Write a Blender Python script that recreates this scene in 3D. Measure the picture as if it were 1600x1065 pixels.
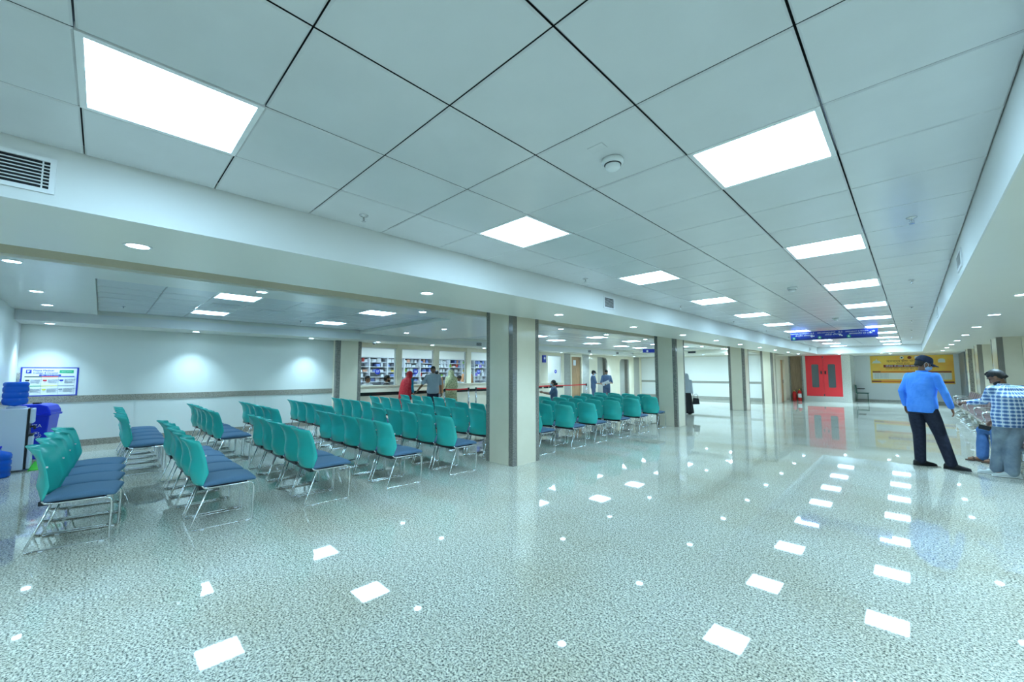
import bpy, math, random
from mathutils import Vector, Matrix
R = math.radians
PI = math.pi
random.seed(7)
scn = bpy.context.scene
col = scn.collection
for o in list(bpy.data.objects):
    bpy.data.objects.remove(o, do_unlink=True)

# ------------------------------------------------------------------ camera, world, exposure
CAMZ = 1.51
cam = bpy.data.cameras.new('camera')
cam.sensor_width = 36.0
cam.lens = 630.64 / 1600 * 36.0
cam.clip_start = 0.05
cam.clip_end = 200
camo = bpy.data.objects.new('camera', cam)
col.objects.link(camo)
camo.location = (0, 0, CAMZ)
camo.rotation_euler = (R(90 + 4.436), 0, R(44.627))
scn.camera = camo

world = bpy.data.worlds.new('world')
scn.world = world
world.use_nodes = True
wb = world.node_tree.nodes['Background']
wb.inputs[0].default_value = (0.55, 0.93, 1.0, 1)
wb.inputs[1].default_value = 0.15

scn.view_settings.view_transform = 'Standard'
scn.view_settings.look = 'None'
scn.view_settings.gamma = 1
scn.view_settings.exposure = 0.66
scn.view_settings.use_curve_mapping = False

LIGHT_COL = (0.46, 0.76, 1.0)
PANEL_E = 15.5
DOWN_E = 26.0
SPOT_W = 104.0

# ------------------------------------------------------------------ materials
MATS = {}
def mat(name, colr=(0.8, 0.8, 0.8), rough=0.5, metal=0.0, spec=0.5, emit=None, estr=0.0, trans=0.0, alpha=1.0, ior=1.45, coat=0.0):
    m = bpy.data.materials.new(name)
    m.use_nodes = True
    b = m.node_tree.nodes['Principled BSDF']
    b.inputs['Base Color'].default_value = (*colr, 1)
    b.inputs['Roughness'].default_value = rough
    b.inputs['Metallic'].default_value = metal
    b.inputs['Specular IOR Level'].default_value = spec
    b.inputs['Transmission Weight'].default_value = trans
    b.inputs['IOR'].default_value = ior
    b.inputs['Coat Weight'].default_value = coat
    b.inputs['Alpha'].default_value = alpha
    if emit:
        b.inputs['Emission Color'].default_value = (*emit, 1)
        b.inputs['Emission Strength'].default_value = estr
    MATS[name] = m
    return m
def bsdf(m): return m.node_tree.nodes['Principled BSDF']
def coords(m, scale=(1, 1, 1), kind='Object'):
    nt = m.node_tree
    tc = nt.nodes.new('ShaderNodeTexCoord')
    mp = nt.nodes.new('ShaderNodeMapping')
    mp.inputs['Scale'].default_value = scale
    nt.links.new(tc.outputs[kind], mp.inputs['Vector'])
    return mp.outputs['Vector']
def ramp(m, fac, stops):
    nt = m.node_tree
    r = nt.nodes.new('ShaderNodeValToRGB')
    el = r.color_ramp.elements
    while len(el) > 1: el.remove(el[-1])
    el[0].position = stops[0][0]; el[0].color = (*stops[0][1], 1)
    for p, c in stops[1:]:
        e = el.new(p); e.color = (*c, 1)
    nt.links.new(fac, r.inputs['Fac'])
    return r.outputs['Color']
def noise(m, vec, scale, detail=3, rough=0.6):
    nt = m.node_tree
    n = nt.nodes.new('ShaderNodeTexNoise')
    n.inputs['Scale'].default_value = scale
    n.inputs['Detail'].default_value = detail
    n.inputs['Roughness'].default_value = rough
    nt.links.new(vec, n.inputs['Vector'])
    return n.outputs['Fac']
def mixc(m, fac, a, b, mode='MIX'):
    nt = m.node_tree
    x = nt.nodes.new('ShaderNodeMix')
    x.data_type = 'RGBA'; x.blend_type = mode
    for s, v in ((x.inputs['Factor'], fac), (x.inputs[6], a), (x.inputs[7], b)):
        if isinstance(v, (int, float)): s.default_value = v
        elif isinstance(v, tuple): s.default_value = (*v, 1)
        else: nt.links.new(v, s)
    return x.outputs[2]
def noisy(name, c1, c2, scale, rough=0.5, lo=0.4, hi=0.6, detail=3, spec=0.5, stretch=(1, 1, 1), bump=0.0, metal=0.0, coat=0.0):
    m = mat(name, c1, rough, metal, spec, coat=coat)
    v = coords(m, stretch)
    f = noise(m, v, scale, detail)
    c = ramp(m, f, [(lo, c1), (hi, c2)])
    m.node_tree.links.new(c, bsdf(m).inputs['Base Color'])
    if bump:
        bn = m.node_tree.nodes.new('ShaderNodeBump')
        bn.inputs['Strength'].default_value = bump
        bn.inputs['Distance'].default_value = 0.002
        m.node_tree.links.new(f, bn.inputs['Height'])
        m.node_tree.links.new(bn.outputs['Normal'], bsdf(m).inputs['Normal'])
    return m

# polished granite floor: pale ground with dark grains, faint slab joints
def floor_mat():
    m = mat('floor_granite', (0.6, 0.6, 0.55), 0.03, spec=0.80)
    nt = m.node_tree
    v = coords(m)
    f1 = noise(m, v, 82, 4, 0.7)
    c1 = ramp(m, f1, [(0.37, (0.07, 0.08, 0.075)), (0.44, (0.28, 0.29, 0.27)), (0.51, (0.74, 0.73, 0.63)), (0.64, (1.0, 0.99, 0.87))])
    f2 = noise(m, v, 30, 3, 0.6)
    c2 = ramp(m, f2, [(0.40, (0.80, 0.79, 0.76)), (0.60, (1, 1, 1))])
    c = mixc(m, 1.0, c1, c2, 'MULTIPLY')
    f3 = noise(m, v, 0.9, 2, 0.5)
    c3 = ramp(m, f3, [(0.35, (0.90, 0.86, 0.80)), (0.6, (1, 1, 1))])
    c = mixc(m, 1.0, c, c3, 'MULTIPLY')
    bt = nt.nodes.new('ShaderNodeTexBrick')
    bt.offset = 0.5
    bt.inputs['Scale'].default_value = 1.0
    bt.inputs['Mortar Size'].default_value = 0.0022
    bt.inputs['Mortar Smooth'].default_value = 0.1
    bt.inputs['Brick Width'].default_value = 2.4
    bt.inputs['Row Height'].default_value = 1.2
    bt.inputs['Color1'].default_value = (1, 1, 1, 1)
    bt.inputs['Color2'].default_value = (0.97, 0.96, 0.95, 1)
    bt.inputs['Mortar'].default_value = (0.72, 0.72, 0.70, 1)
    nt.links.new(v, bt.inputs['Vector'])
    c = mixc(m, 1.0, c, bt.outputs['Color'], 'MULTIPLY')
    nt.links.new(c, bsdf(m).inputs['Base Color'])
    return m
floor_mat()
def granite(name, dark, mid, pale, rough=0.12, scale=90):
    m = mat(name, mid, rough)
    v = coords(m)
    f = noise(m, v, scale, 4, 0.7)
    c = ramp(m, f, [(0.38, dark), (0.5, mid), (0.64, pale)])
    m.node_tree.links.new(c, bsdf(m).inputs['Base Color'])
    return m
granite('granite_dark', (0.08, 0.075, 0.07), (0.25, 0.23, 0.20), (0.48, 0.44, 0.38))
granite('granite_skirting', (0.14, 0.125, 0.10), (0.33, 0.29, 0.235), (0.47, 0.43, 0.36))
granite('granite_grey', (0.28, 0.28, 0.25), (0.42, 0.41, 0.365), (0.52, 0.50, 0.45), scale=40)
granite('granite_pale', (0.50, 0.50, 0.45), (0.62, 0.61, 0.55), (0.70, 0.68, 0.61), scale=30)
noisy('marble_cream', (0.80, 0.725, 0.565), (0.85, 0.775, 0.62), 2.5, 0.13, 0.3, 0.7)
noisy('wall_tile', (0.72, 0.73, 0.68), (0.74, 0.75, 0.70), 1.5, 0.10, 0.3, 0.7)
noisy('wall_paint', (0.75, 0.76, 0.70), (0.77, 0.78, 0.72), 1.2, 0.45, 0.3, 0.7)
noisy('wall_white', (0.88, 0.89, 0.87), (0.90, 0.91, 0.89), 1.2, 0.35, 0.3, 0.7)
noisy('wall_far', (0.78, 0.79, 0.79), (0.80, 0.81, 0.81), 1.0, 0.35, 0.3, 0.7)
noisy('ceiling_tile', (0.65, 0.655, 0.66), (0.68, 0.685, 0.69), 3.0, 0.22, 0.3, 0.7, spec=0.55)
noisy('ceiling_left', (0.77, 0.75, 0.67), (0.79, 0.77, 0.69), 2.0, 0.24, 0.3, 0.7, spec=0.5)
noisy('soffit_paint', (0.78, 0.76, 0.68), (0.80, 0.78, 0.70), 1.5, 0.30, 0.3, 0.7)
noisy('fascia_paint', (0.74, 0.74, 0.72), (0.76, 0.76, 0.74), 1.5, 0.5, 0.3, 0.7)
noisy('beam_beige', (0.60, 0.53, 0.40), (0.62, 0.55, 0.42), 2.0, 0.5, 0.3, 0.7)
mat('grid_metal', (0.42, 0.44, 0.45), 0.35, 0.3)
mat('void_black', (0.012, 0.014, 0.016), 0.8)
mat('led_panel', (0.9, 0.95, 1), 0.4, emit=LIGHT_COL, estr=PANEL_E)
mat('led_room', (0.9, 0.95, 1), 0.4, emit=(0.62, 0.84, 1.0), estr=20.0)
mat('led_bright', (0.9, 0.95, 1), 0.4, emit=(0.56, 0.85, 1.0), estr=34.0)  # stronger glow for the fill panels added near the far wall
mat('led_down', (0.9, 0.95, 1), 0.4, emit=(0.49, 0.78, 1.0), estr=DOWN_E)
mat('white_metal', (0.82, 0.82, 0.82), 0.35)
mat('white_plastic', (0.78, 0.80, 0.80), 0.3)
mat('white_gloss', (0.80, 0.84, 0.90), 0.18)
noisy('teal_plastic', (0.034, 0.50, 0.45), (0.038, 0.53, 0.48), 6, 0.22, 0.3, 0.7, spec=0.6)
noisy('seat_fabric', (0.080, 0.165, 0.27), (0.105, 0.20, 0.32), 260, 0.75, 0.35, 0.65, bump=0.25)
mat('chrome', (0.78, 0.79, 0.80), 0.14, 1.0)
mat('steel', (0.60, 0.61, 0.62), 0.25, 1.0)
mat('black_plastic', (0.015, 0.016, 0.018), 0.35)
mat('clip_white', (0.75, 0.78, 0.80), 0.35)
mat('door_red', (0.90, 0.042, 0.055), 0.28)
noisy('door_wood', (0.38, 0.21, 0.10), (0.50, 0.30, 0.16), 5, 0.4, 0.35, 0.65, stretch=(6, 6, 0.6), detail=5)
noisy('panel_wood', (0.30, 0.19, 0.11), (0.42, 0.28, 0.17), 4, 0.35, 0.35, 0.65, stretch=(6, 6, 0.5), detail=5)
mat('glass_dark', (0.10, 0.12, 0.13), 0.08, spec=0.8)
gm = mat('glass_clear', (0.95, 1.0, 0.99), 0.0, trans=1.0, ior=1.1, spec=0.3)
mat('counter_band', (0.02, 0.022, 0.022), 0.25)
mat('red_belt', (0.75, 0.02, 0.02), 0.5)
mat('red_paint', (0.62, 0.02, 0.02), 0.25)
mat('water_blue', (0.015, 0.16, 0.80), 0.12, trans=0.35, ior=1.33)
mat('bin_blue', (0.012, 0.035, 0.68), 0.28)
mat('cooler_white', (0.70, 0.76, 0.88), 0.3)
mat('green_mat', (0.06, 0.50, 0.03), 0.8)
mat('sign_blue', (0.02, 0.045, 0.42), 0.35)
mat('sign_blue_dark', (0.01, 0.03, 0.22), 0.35)
mat('sign_green', (0.03, 0.38, 0.26), 0.4)
mat('sign_white', (0.85, 0.87, 0.88), 0.4)
mat('ink_blue', (0.03, 0.05, 0.45), 0.4)
mat('ink_grey', (0.30, 0.33, 0.38), 0.5)
mat('ink_black', (0.02, 0.02, 0.02), 0.5)
mat('ink_red', (0.65, 0.04, 0.05), 0.5)
mat('ink_yellow', (0.75, 0.72, 0.10), 0.5)
mat('ink_green', (0.04, 0.40, 0.20), 0.5)
noisy('poster_yellow', (0.98, 0.66, 0.10), (0.98, 0.46, 0.07), 1.1, 0.4, 0.35, 0.68)
mat('poster_maroon', (0.28, 0.05, 0.03), 0.45)
mat('poster_orange', (0.80, 0.22, 0.02), 0.45)
mat('poster_pale', (0.78, 0.78, 0.70), 0.45)
mat('bench_mauve', (0.165, 0.10, 0.10), 0.42)
mat('dark_green', (0.01, 0.09, 0.06), 0.35)
noisy('shutter_grey', (0.13, 0.15, 0.17), (0.22, 0.24, 0.26), 1.0, 0.35, 0.35, 0.65, stretch=(14, 14, 0.3))
mat('skin_brown', (0.24, 0.115, 0.065), 0.5)
mat('skin_fair', (0.40, 0.215, 0.14), 0.5)
noisy('hair_black', (0.008, 0.007, 0.007), (0.020, 0.017, 0.016), 60, 0.6, bump=.8, stretch=(1, 1, .3))
mat('mask_blue', (0.45, 0.62, 0.80), 0.7)
mat('eye_dark', (0.01, 0.008, 0.008), 0.2)
noisy('cloth_blue', (0.06, 0.27, 0.92), (0.09, 0.33, 1.0), 5, 0.75, 0.4, 0.6)
noisy('cloth_navy', (0.010, 0.013, 0.030), (0.016, 0.020, 0.042), 30, 0.8)
noisy('cloth_cap', (0.012, 0.02, 0.05), (0.02, 0.03, 0.07), 30, 0.8)
noisy('jeans', (0.16, 0.21, 0.27), (0.32, 0.39, 0.45), 4, 0.85, 0.35, 0.65, detail=6)
noisy('jeans_blue', (0.05, 0.13, 0.32), (0.08, 0.18, 0.40), 6, 0.85, 0.35, 0.65)
noisy('cloth_polo', (0.34, 0.40, 0.46), (0.38, 0.45, 0.50), 120, 0.8)
noisy('cloth_scrub', (0.085, 0.14, 0.24), (0.11, 0.17, 0.28), 80, 0.8)
noisy('cloth_white', (0.74, 0.77, 0.80), (0.80, 0.83, 0.85), 30, 0.8)
noisy('cloth_red', (0.50, 0.010, 0.020), (0.62, 0.05, 0.05), 22, 0.7, 0.45, 0.72)
noisy('cloth_floral', (0.58, 0.56, 0.33), (0.20, 0.26, 0.12), 32, 0.8, 0.46, 0.60)
mat('cloth_teal', (0.01, 0.20, 0.30), 0.7)
mat('cloth_orange', (0.72, 0.36, 0.18), 0.75)
mat('cloth_black', (0.012, 0.012, 0.014), 0.7)
mat('cloth_grey', (0.45, 0.50, 0.55), 0.8)
mat('shoe_white', (0.62, 0.66, 0.64), 0.6)
mat('shoe_black', (0.010, 0.010, 0.012), 0.5)
mat('sandal_brown', (0.10, 0.055, 0.035), 0.6)
mat('paper', (0.85, 0.87, 0.90), 0.6)
mat('box_white', (0.80, 0.84, 0.88), 0.5)
mat('box_blue', (0.22, 0.32, 0.72), 0.5)
mat('box_violet', (0.25, 0.20, 0.70), 0.5)
mat('box_peach', (0.78, 0.42, 0.30), 0.5)
mat('box_yellow', (0.70, 0.55, 0.10), 0.5)
mat('box_red', (0.60, 0.06, 0.05), 0.5)
mat('box_green', (0.25, 0.60, 0.06), 0.5)
mat('box_grey', (0.40, 0.45, 0.50), 0.5)
def foldbump(name, scale=7, dist=.03, st=.55):
    m = MATS[name]; nt = m.node_tree
    v = coords(m, (1.6, 1.6, 1.2)); f = noise(m, v, scale, 2, .5)
    bn = nt.nodes.new('ShaderNodeBump'); bn.inputs['Strength'].default_value = st; bn.inputs['Distance'].default_value = dist
    nt.links.new(f, bn.inputs['Height']); nt.links.new(bn.outputs['Normal'], bsdf(m).inputs['Normal'])
def plaid():
    m = mat('cloth_plaid', (0.5, 0.6, 0.7), 0.8)
    nt = m.node_tree
    tc = nt.nodes.new('ShaderNodeTexCoord')
    sep = nt.nodes.new('ShaderNodeSeparateXYZ')
    nt.links.new(tc.outputs['Object'], sep.inputs[0])
    def bands(sock, freq, phase, w):
        a = nt.nodes.new('ShaderNodeMath'); a.operation = 'MULTIPLY_ADD'
        nt.links.new(sock, a.inputs[0]); a.inputs[1].default_value = freq; a.inputs[2].default_value = phase
        s = nt.nodes.new('ShaderNodeMath'); s.operation = 'SINE'; nt.links.new(a.outputs[0], s.inputs[0])
        g = nt.nodes.new('ShaderNodeMath'); g.operation = 'GREATER_THAN'; nt.links.new(s.outputs[0], g.inputs[0]); g.inputs[1].default_value = w
        return g.outputs[0]
    fx = 2 * PI / 0.060
    fz = 2 * PI / 0.052
    base = mixc(m, bands(sep.outputs[2], fz, 0, 0.1), (0.62, 0.75, 0.90), (0.15, 0.27, 0.52))
    def mth(op, a, b=None):
        n_ = nt.nodes.new('ShaderNodeMath'); n_.operation = op
        for k, q in enumerate((a, b)):
            if q is None: continue
            if isinstance(q, (int, float)): n_.inputs[k].default_value = q
            else: nt.links.new(q, n_.inputs[k])
        return n_.outputs[0]
    px = mth('SUBTRACT', sep.outputs[0], .065); py = mth('SUBTRACT', sep.outputs[1], .05)
    ang = mth('MULTIPLY', mth('ARCTAN2', py, px), .19)
    rad = mth('SQRT', mth('ADD', mth('MULTIPLY', px, px), mth('MULTIPLY', py, py)))
    far_ = mth('GREATER_THAN', rad, .27)
    co = mth('ADD', mth('MULTIPLY', rad, far_), mth('MULTIPLY', ang, mth('SUBTRACT', 1.0, far_)))
    class ad: outputs = [co]
    v = bands(ad.outputs[0], fx, 0.5, 0.1)
    c2 = mixc(m, v, (1, 1, 1), (0.45, 0.55, 0.72))
    c = mixc(m, 1.0, base, c2, 'MULTIPLY')
    t = bands(ad.outputs[0], fx, 3.6, 0.93)
    c = mixc(m, t, c, (0.80, 0.86, 0.92))
    t2 = bands(sep.outputs[2], fz, 3.1, 0.93)
    c = mixc(m, t2, c, (0.80, 0.86, 0.92))
    nt.links.new(c, bsdf(m).inputs['Base Color'])
plaid()

for n_ in ('cloth_blue', 'cloth_navy', 'jeans', 'jeans_blue', 'cloth_polo', 'cloth_scrub', 'cloth_red', 'cloth_floral', 'cloth_plaid', 'cloth_white', 'cloth_grey', 'cloth_orange'): foldbump(n_)
# ------------------------------------------------------------------ mesh helpers
class MB:
    def __init__(s): s.v = []; s.f = []
    def add(s, vs, fs):
        n = len(s.v); s.v += [tuple(p) for p in vs]; s.f += [tuple(i + n for i in f) for f in fs]; return s
    def box(s, x0, x1, y0, y1, z0, z1):
        return s.add([(x0, y0, z0), (x1, y0, z0), (x1, y1, z0), (x0, y1, z0), (x0, y0, z1), (x1, y0, z1), (x1, y1, z1), (x0, y1, z1)],
                     [(3, 2, 1, 0), (4, 5, 6, 7), (0, 1, 5, 4), (1, 2, 6, 5), (2, 3, 7, 6), (3, 0, 4, 7)])
    def rings(s, rs, cap=True, closed=False):
        n = len(rs[0]); vs = [p for r in rs for p in r]; fs = []
        k = len(rs)
        for i in range(k - (0 if closed else 1)):
            j = (i + 1) % k
            for a in range(n):
                b = (a + 1) % n
                fs.append((i * n + a, i * n + b, j * n + b, j * n + a))
        if cap and not closed:
            fs.append(tuple(range(n - 1, -1, -1))); fs.append(tuple((k - 1) * n + a for a in range(n)))
        return s.add(vs, fs)
    def tube(s, pts, r, n=8, cap=True, closed=False):
        pts = [Vector(p) for p in pts]; rs = []
        rr = r if isinstance(r, (list, tuple)) else [r] * len(pts)
        up = None
        for i, p in enumerate(pts):
            if closed: t = (pts[(i + 1) % len(pts)] - pts[i - 1])
            else: t = (pts[min(i + 1, len(pts) - 1)] - pts[max(i - 1, 0)])
            t.normalize()
            if up is None:
                up = Vector((0, 0, 1)) if abs(t.z) < 0.9 else Vector((1, 0, 0))
            u = t.cross(up)
            if u.length < 1e-4: u = t.cross(Vector((0.3, 1, 0.1)))
            u.normalize(); w = u.cross(t).normalized(); up = w
            rs.append([p + (u * math.cos(2 * PI * a / n) + w * math.sin(2 * PI * a / n)) * rr[i] for a in range(n)])
        return s.rings(rs, cap, closed)
    def lathe(s, prof, n=24, c=(0, 0, 0), axis='z', closed=False):
        rs = []
        for r, h in prof:
            ring = []
            for a in range(n):
                x, y = max(r, 1e-4) * math.cos(2 * PI * a / n), max(r, 1e-4) * math.sin(2 * PI * a / n)
                if axis == 'z': q = (c[0] + x, c[1] + y, c[2] + h)
                elif axis == 'x': q = (c[0] + h, c[1] + x, c[2] + y)
                else: q = (c[0] + y, c[1] + h, c[2] + x)
                ring.append(q)
            rs.append(ring)
        return s.rings(rs, closed=closed)
    def ell(s, c, r, n=14, k=10, rot=None):
        rs = []
        for i in range(1, k):
            ph = PI * i / k
            ring = []
            for a in range(n):
                v = Vector((r[0] * math.sin(ph) * math.cos(2 * PI * a / n), r[1] * math.sin(ph) * math.sin(2 * PI * a / n), -r[2] * math.cos(ph)))
                if rot: v = rot @ v
                ring.append(Vector(c) + v)
            rs.append(ring)
        return s.rings(rs)
    def prism(s, poly, axis, a, b):
        def P(u, v, w):
            return {'x': (w, u, v), 'y': (u, w, v), 'z': (u, v, w)}[axis]
        n = len(poly)
        vs = [P(u, v, a) for u, v in poly] + [P(u, v, b) for u, v in poly]
        return s.add(vs, [tuple(range(n - 1, -1, -1)), tuple(range(n, 2 * n))] + [(i, (i + 1) % n, n + (i + 1) % n, n + i) for i in range(n)])
    def mesh(s, name, m, smooth=False):
        me = bpy.data.meshes.new(name)
        me.from_pydata(s.v, [], s.f)
        if m: me.materials.append(MATS[m] if isinstance(m, str) else m)
        import bmesh
        bm = bmesh.new(); bm.from_mesh(me); bmesh.ops.recalc_face_normals(bm, faces=bm.faces); bm.to_mesh(me); bm.free()
        if smooth:
            for p in me.polygons: p.use_smooth = True
        return me
    def build(s, name, m, parent=None, smooth=False, loc=None, bevel=0, edge=None):
        o = bpy.data.objects.new(name, s.mesh(name, m, smooth))
        col.objects.link(o)
        if parent: o.parent = parent
        if loc: o.location = loc
        if bevel:
            b = o.modifiers.new('bevel', 'BEVEL'); b.width = bevel; b.segments = 2; b.limit_method = 'ANGLE'
        if edge:
            import bmesh
            me = o.data
            for p in me.polygons: p.use_smooth = True
            try: me.set_sharp_from_angle(angle=R(edge))
            except Exception: pass
        return o
def tag(o, label=None, cat=None, group=None, kind=None):
    if label: o['label'] = label
    if cat: o['category'] = cat
    if group: o['group'] = group
    if kind: o['kind'] = kind
    return o
def empty(name, loc=(0, 0, 0), rz=0, label=None, cat=None, group=None):
    o = bpy.data.objects.new(name, None); o.empty_display_size = 0.1
    col.objects.link(o); o.location = loc; o.rotation_euler = (0, 0, rz)
    return tag(o, label, cat, group)
def struct(name, mb, m, **k):
    return tag(mb.build(name, m, **k), kind='structure')
KIDS = {}
def copy_tree(o):
    c = o.copy(); col.objects.link(c)
    for ch in [x for x in ALLKIDS(o)]:
        d = copy_tree(ch); d.parent = c
    return c
def ALLKIDS(o):
    return [x for x in bpy.data.objects if x.parent == o]
def tree_of(o):
    return (o, [tree_of(c) for c in ALLKIDS(o)])
def copy_from(t):
    o, ch = t
    c = o.copy(); col.objects.link(c)
    for q in ch:
        d = copy_from(q); d.parent = c
    return c
ORD = ['zeroth', 'first', 'second', 'third', 'fourth', 'fifth', 'sixth', 'seventh', 'eighth', 'ninth', 'tenth', 'eleventh', 'twelfth', 'thirteenth', 'fourteenth', 'fifteenth', 'sixteenth', 'seventeenth', 'eighteenth', 'nineteenth', 'twentieth']
def text(body, size, m, parent, mx, name='lettering', ext=0.0015, align='CENTER', shx=1.0):
    cu = bpy.data.curves.new(name, 'FONT')
    cu.body = body; cu.size = size; cu.extrude = ext; cu.align_x = align; cu.align_y = 'CENTER'; cu.resolution_u = 3
    t = bpy.data.objects.new(name, cu)
    col.objects.link(t)
    dg = bpy.context.evaluated_depsgraph_get()
    me = bpy.data.meshes.new_from_object(t.evaluated_get(dg))
    bpy.data.objects.remove(t, do_unlink=True)
    me.materials.clear(); me.materials.append(MATS[m])
    o = bpy.data.objects.new(name, me); col.objects.link(o)
    if shx != 1.0: me.transform(Matrix.Diagonal((shx, 1, 1, 1)))
    me.transform(mx)
    if parent: o.parent = parent
    return o
# plane frames: text x-axis, y-axis, origin
def frame(origin, xdir, ydir):
    x = Vector(xdir).normalized(); y = Vector(ydir).normalized(); z = x.cross(y)
    return Matrix(((x.x, y.x, z.x, origin[0]), (x.y, y.y, z.y, origin[1]), (x.z, y.z, z.z, origin[2]), (0, 0, 0, 1)))

# ------------------------------------------------------------------ levels
ZC = 2.71      # tiled ceilings
ZS = 2.39      # main hall soffits
ZF = 2.63      # flat ceiling of the waiting area
ZP = 2.45      # perimeter soffit of the waiting area
TP = 0.588     # tile pitch along the hall
Y0 = 0.4537
HX0, HX1 = -3.2, 0.37
YEND = 24.3
YN = -5.5

# ------------------------------------------------------------------ floor and ceilings
struct('floor', MB().box(-16.5, 3.2, YN, 29.2, -0.05, 0.0), 'floor_granite')

def tiles(xs, ys, z, skip, mb, gx=0.004, gy=0.003, e=0.007):
    for i in range(len(xs) - 1):
        for j in range(len(ys) - 1):
            if (i, j) in skip: continue
            x0, x1, y0, y1 = xs[i] + gx, xs[i + 1] - gx, ys[j] + gy, ys[j + 1] - gy
            vs = [(x0, y0, z + .006), (x1, y0, z + .006), (x1, y1, z + .006), (x0, y1, z + .006),
                  (x0 + e, y0 + e, z), (x1 - e, y0 + e, z), (x1 - e, y1 - e, z), (x0 + e, y1 - e, z)]
            mb.add(vs, [(7, 6, 5, 4), (0, 1, 5, 4), (1, 2, 6, 5), (2, 3, 7, 6), (3, 0, 4, 7)])
xs = [-3.2] + [-1.425 + .6 * k for k in range(-2, 3)] + [0.37]
xs = [-3.2, -2.625, -2.025, -1.425, -0.825, -0.225, 0.37]
ks = list(range(-10, 41))
ys = [Y0 + TP * k for k in ks]
ys = [y for y in ys if y < YEND] + [YEND]
mb = MB()
skip = set(); hall_lights = []
for k in range(-9, 41, 4):
    j = ks.index(k)
    if ys[j] + TP > YEND + .1: continue
    for i in (1, 4):
        skip.add((i, j)); hall_lights.append((i, j))
tiles(xs, ys, ZC, skip, mb)
struct('ceiling', mb, 'ceiling_tile')
struct('ceiling', MB().box(-3.3, 0.5, YN, YEND + .1, ZC + .05, ZC + .09), 'void_black')

# waiting-area recesses
RX = [-6.9, -7.38, -7.98, -8.58, -9.18, -9.78, -10.38, -10.98, -11.27]
RX = sorted(RX)
ry1 = [-0.12] + [1.18 + .6 * k for k in range(-2, 7)] + [5.15]
ry1 = [-0.12, 0.58, 1.18, 1.78, 2.38, 2.98, 3.58, 4.18, 4.78, 5.15]
mb = MB(); skip = set(); left_lights = []
for (xa, ya) in ((-7.98, 1.18), (-10.38, 1.18), (-7.98, 3.58), (-10.38, 3.58)):
    i, j = RX.index(xa), ry1.index(ya); skip.add((i, j)); left_lights.append((xa, ya, 1))
tiles(RX, ry1, ZC, skip, mb)
struct('ceiling', mb, 'ceiling_tile')
ry2 = [8.2] + [round(8.68 + .6 * k, 2) for k in range(0, 19)] + [20.1]
mb = MB(); skip = set()
for (xa, ya) in ((-7.98, 11.68), (-7.98, 14.08), (-9.78, 11.68), (-9.78, 14.08), (-9.78, 16.48), (-9.78, 18.28), (-9.18, 9.88), (-7.98, 16.48), (-7.98, 18.88)):
    i, j = RX.index(xa), ry2.index(ya); skip.add((i, j)); left_lights.append((xa, ya, 2))
tiles(RX, ry2, ZC, skip, mb)
struct('ceiling', mb, 'ceiling_tile')
# flat painted ceiling round the two recesses
mb = MB()
T = ZC + .10
mb.box(-6.9, -5.44, -1.2, 24.2, ZF, T)
mb.box(-11.27, -6.9, -1.2, -0.12, ZF, T)
mb.box(-11.27, -6.9, 5.15, 8.2, ZF, T)
mb.box(-11.27, -6.9, 20.1, 24.2, ZF, T)
mb.box(-11.27, -6.9, -0.12, 5.15, ZC + .05, T)
mb.box(-11.27, -6.9, 8.2, 20.1, ZC + .05, T)
struct('ceiling', mb, 'ceiling_left')
struct('ceiling', MB().box(-12.4, -11.27, -1.2, 24.2, ZP, T).box(-11.27, -5.45, 21.3, 24.2, ZP, ZF), 'soffit_paint')
# main hall soffits
struct('ceiling', MB().box(-4.40, -3.21, YN, YEND + .01, ZS, 2.9).box(-4.40, 3.2, YEND + .01, 29.2, ZS, 2.9).box(0.38, 3.2, YN, YEND + .01, ZS, 2.9).box(-12.4, -4.40, 24.15, 29.2, ZS, 2.9), 'soffit_paint')
struct('trim_1', MB().box(-3.21, -3.2, YN, YEND, ZS, ZC + .05).box(0.37, 0.38, YN, YEND, ZS, ZC + .05).box(-3.2, 0.37, YEND, YEND + .01, ZS, ZC + .05), 'fascia_paint')
struct('ceiling', MB().box(-5.30, -4.40, YN, 24.2, 2.78, 2.85), 'soffit_paint')
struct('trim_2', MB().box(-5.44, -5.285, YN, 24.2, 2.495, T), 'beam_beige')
struct('trim_3', MB().box(-11.275, -11.265, -1.2, 24.2, ZP, ZF), 'fascia_paint')

# ------------------------------------------------------------------ walls
# left wall: painted above the dado, tiled below
ZD0, ZD1 = 0.905, 1.035
struct('wall_left', MB().box(-12.40, -12.25, -1.2, 4.85, 0, ZP), 'wall_paint')
mb = MB()
y = -1.15
for i, y0 in enumerate([-1.15, -0.60, 0.55, 1.70, 2.85, 4.0]):
    y1 = [-0.604, 0.546, 1.696, 2.846, 3.996, 4.85][i]
    mb.box(-12.25, -12.238, y0, y1, 0.13, ZD0)
struct('trim_4', mb, 'wall_tile')
struct('trim_5', MB().box(-12.25, -12.225, -1.15, 4.85, ZD0, ZD1).box(-12.25, -8.0, -1.15, -1.125, ZD0, ZD1), 'granite_skirting')
struct('baseboard_left', MB().box(-12.25, -12.230, -1.15, 4.85, 0, 0.13).box(-12.25, -5.3, -1.15, -1.13, 0, .13), 'granite_skirting')
struct('wall_near_left', MB().box(-12.40, -5.29, -1.30, -1.15, 0, 2.8), 'wall_white')
struct('wall_back', MB().box(-5.3, 3.2, YN - .15, YN, 0, 2.9).box(-5.45, -5.3, YN, -1.15, 0, 2.9), 'wall_paint')
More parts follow.
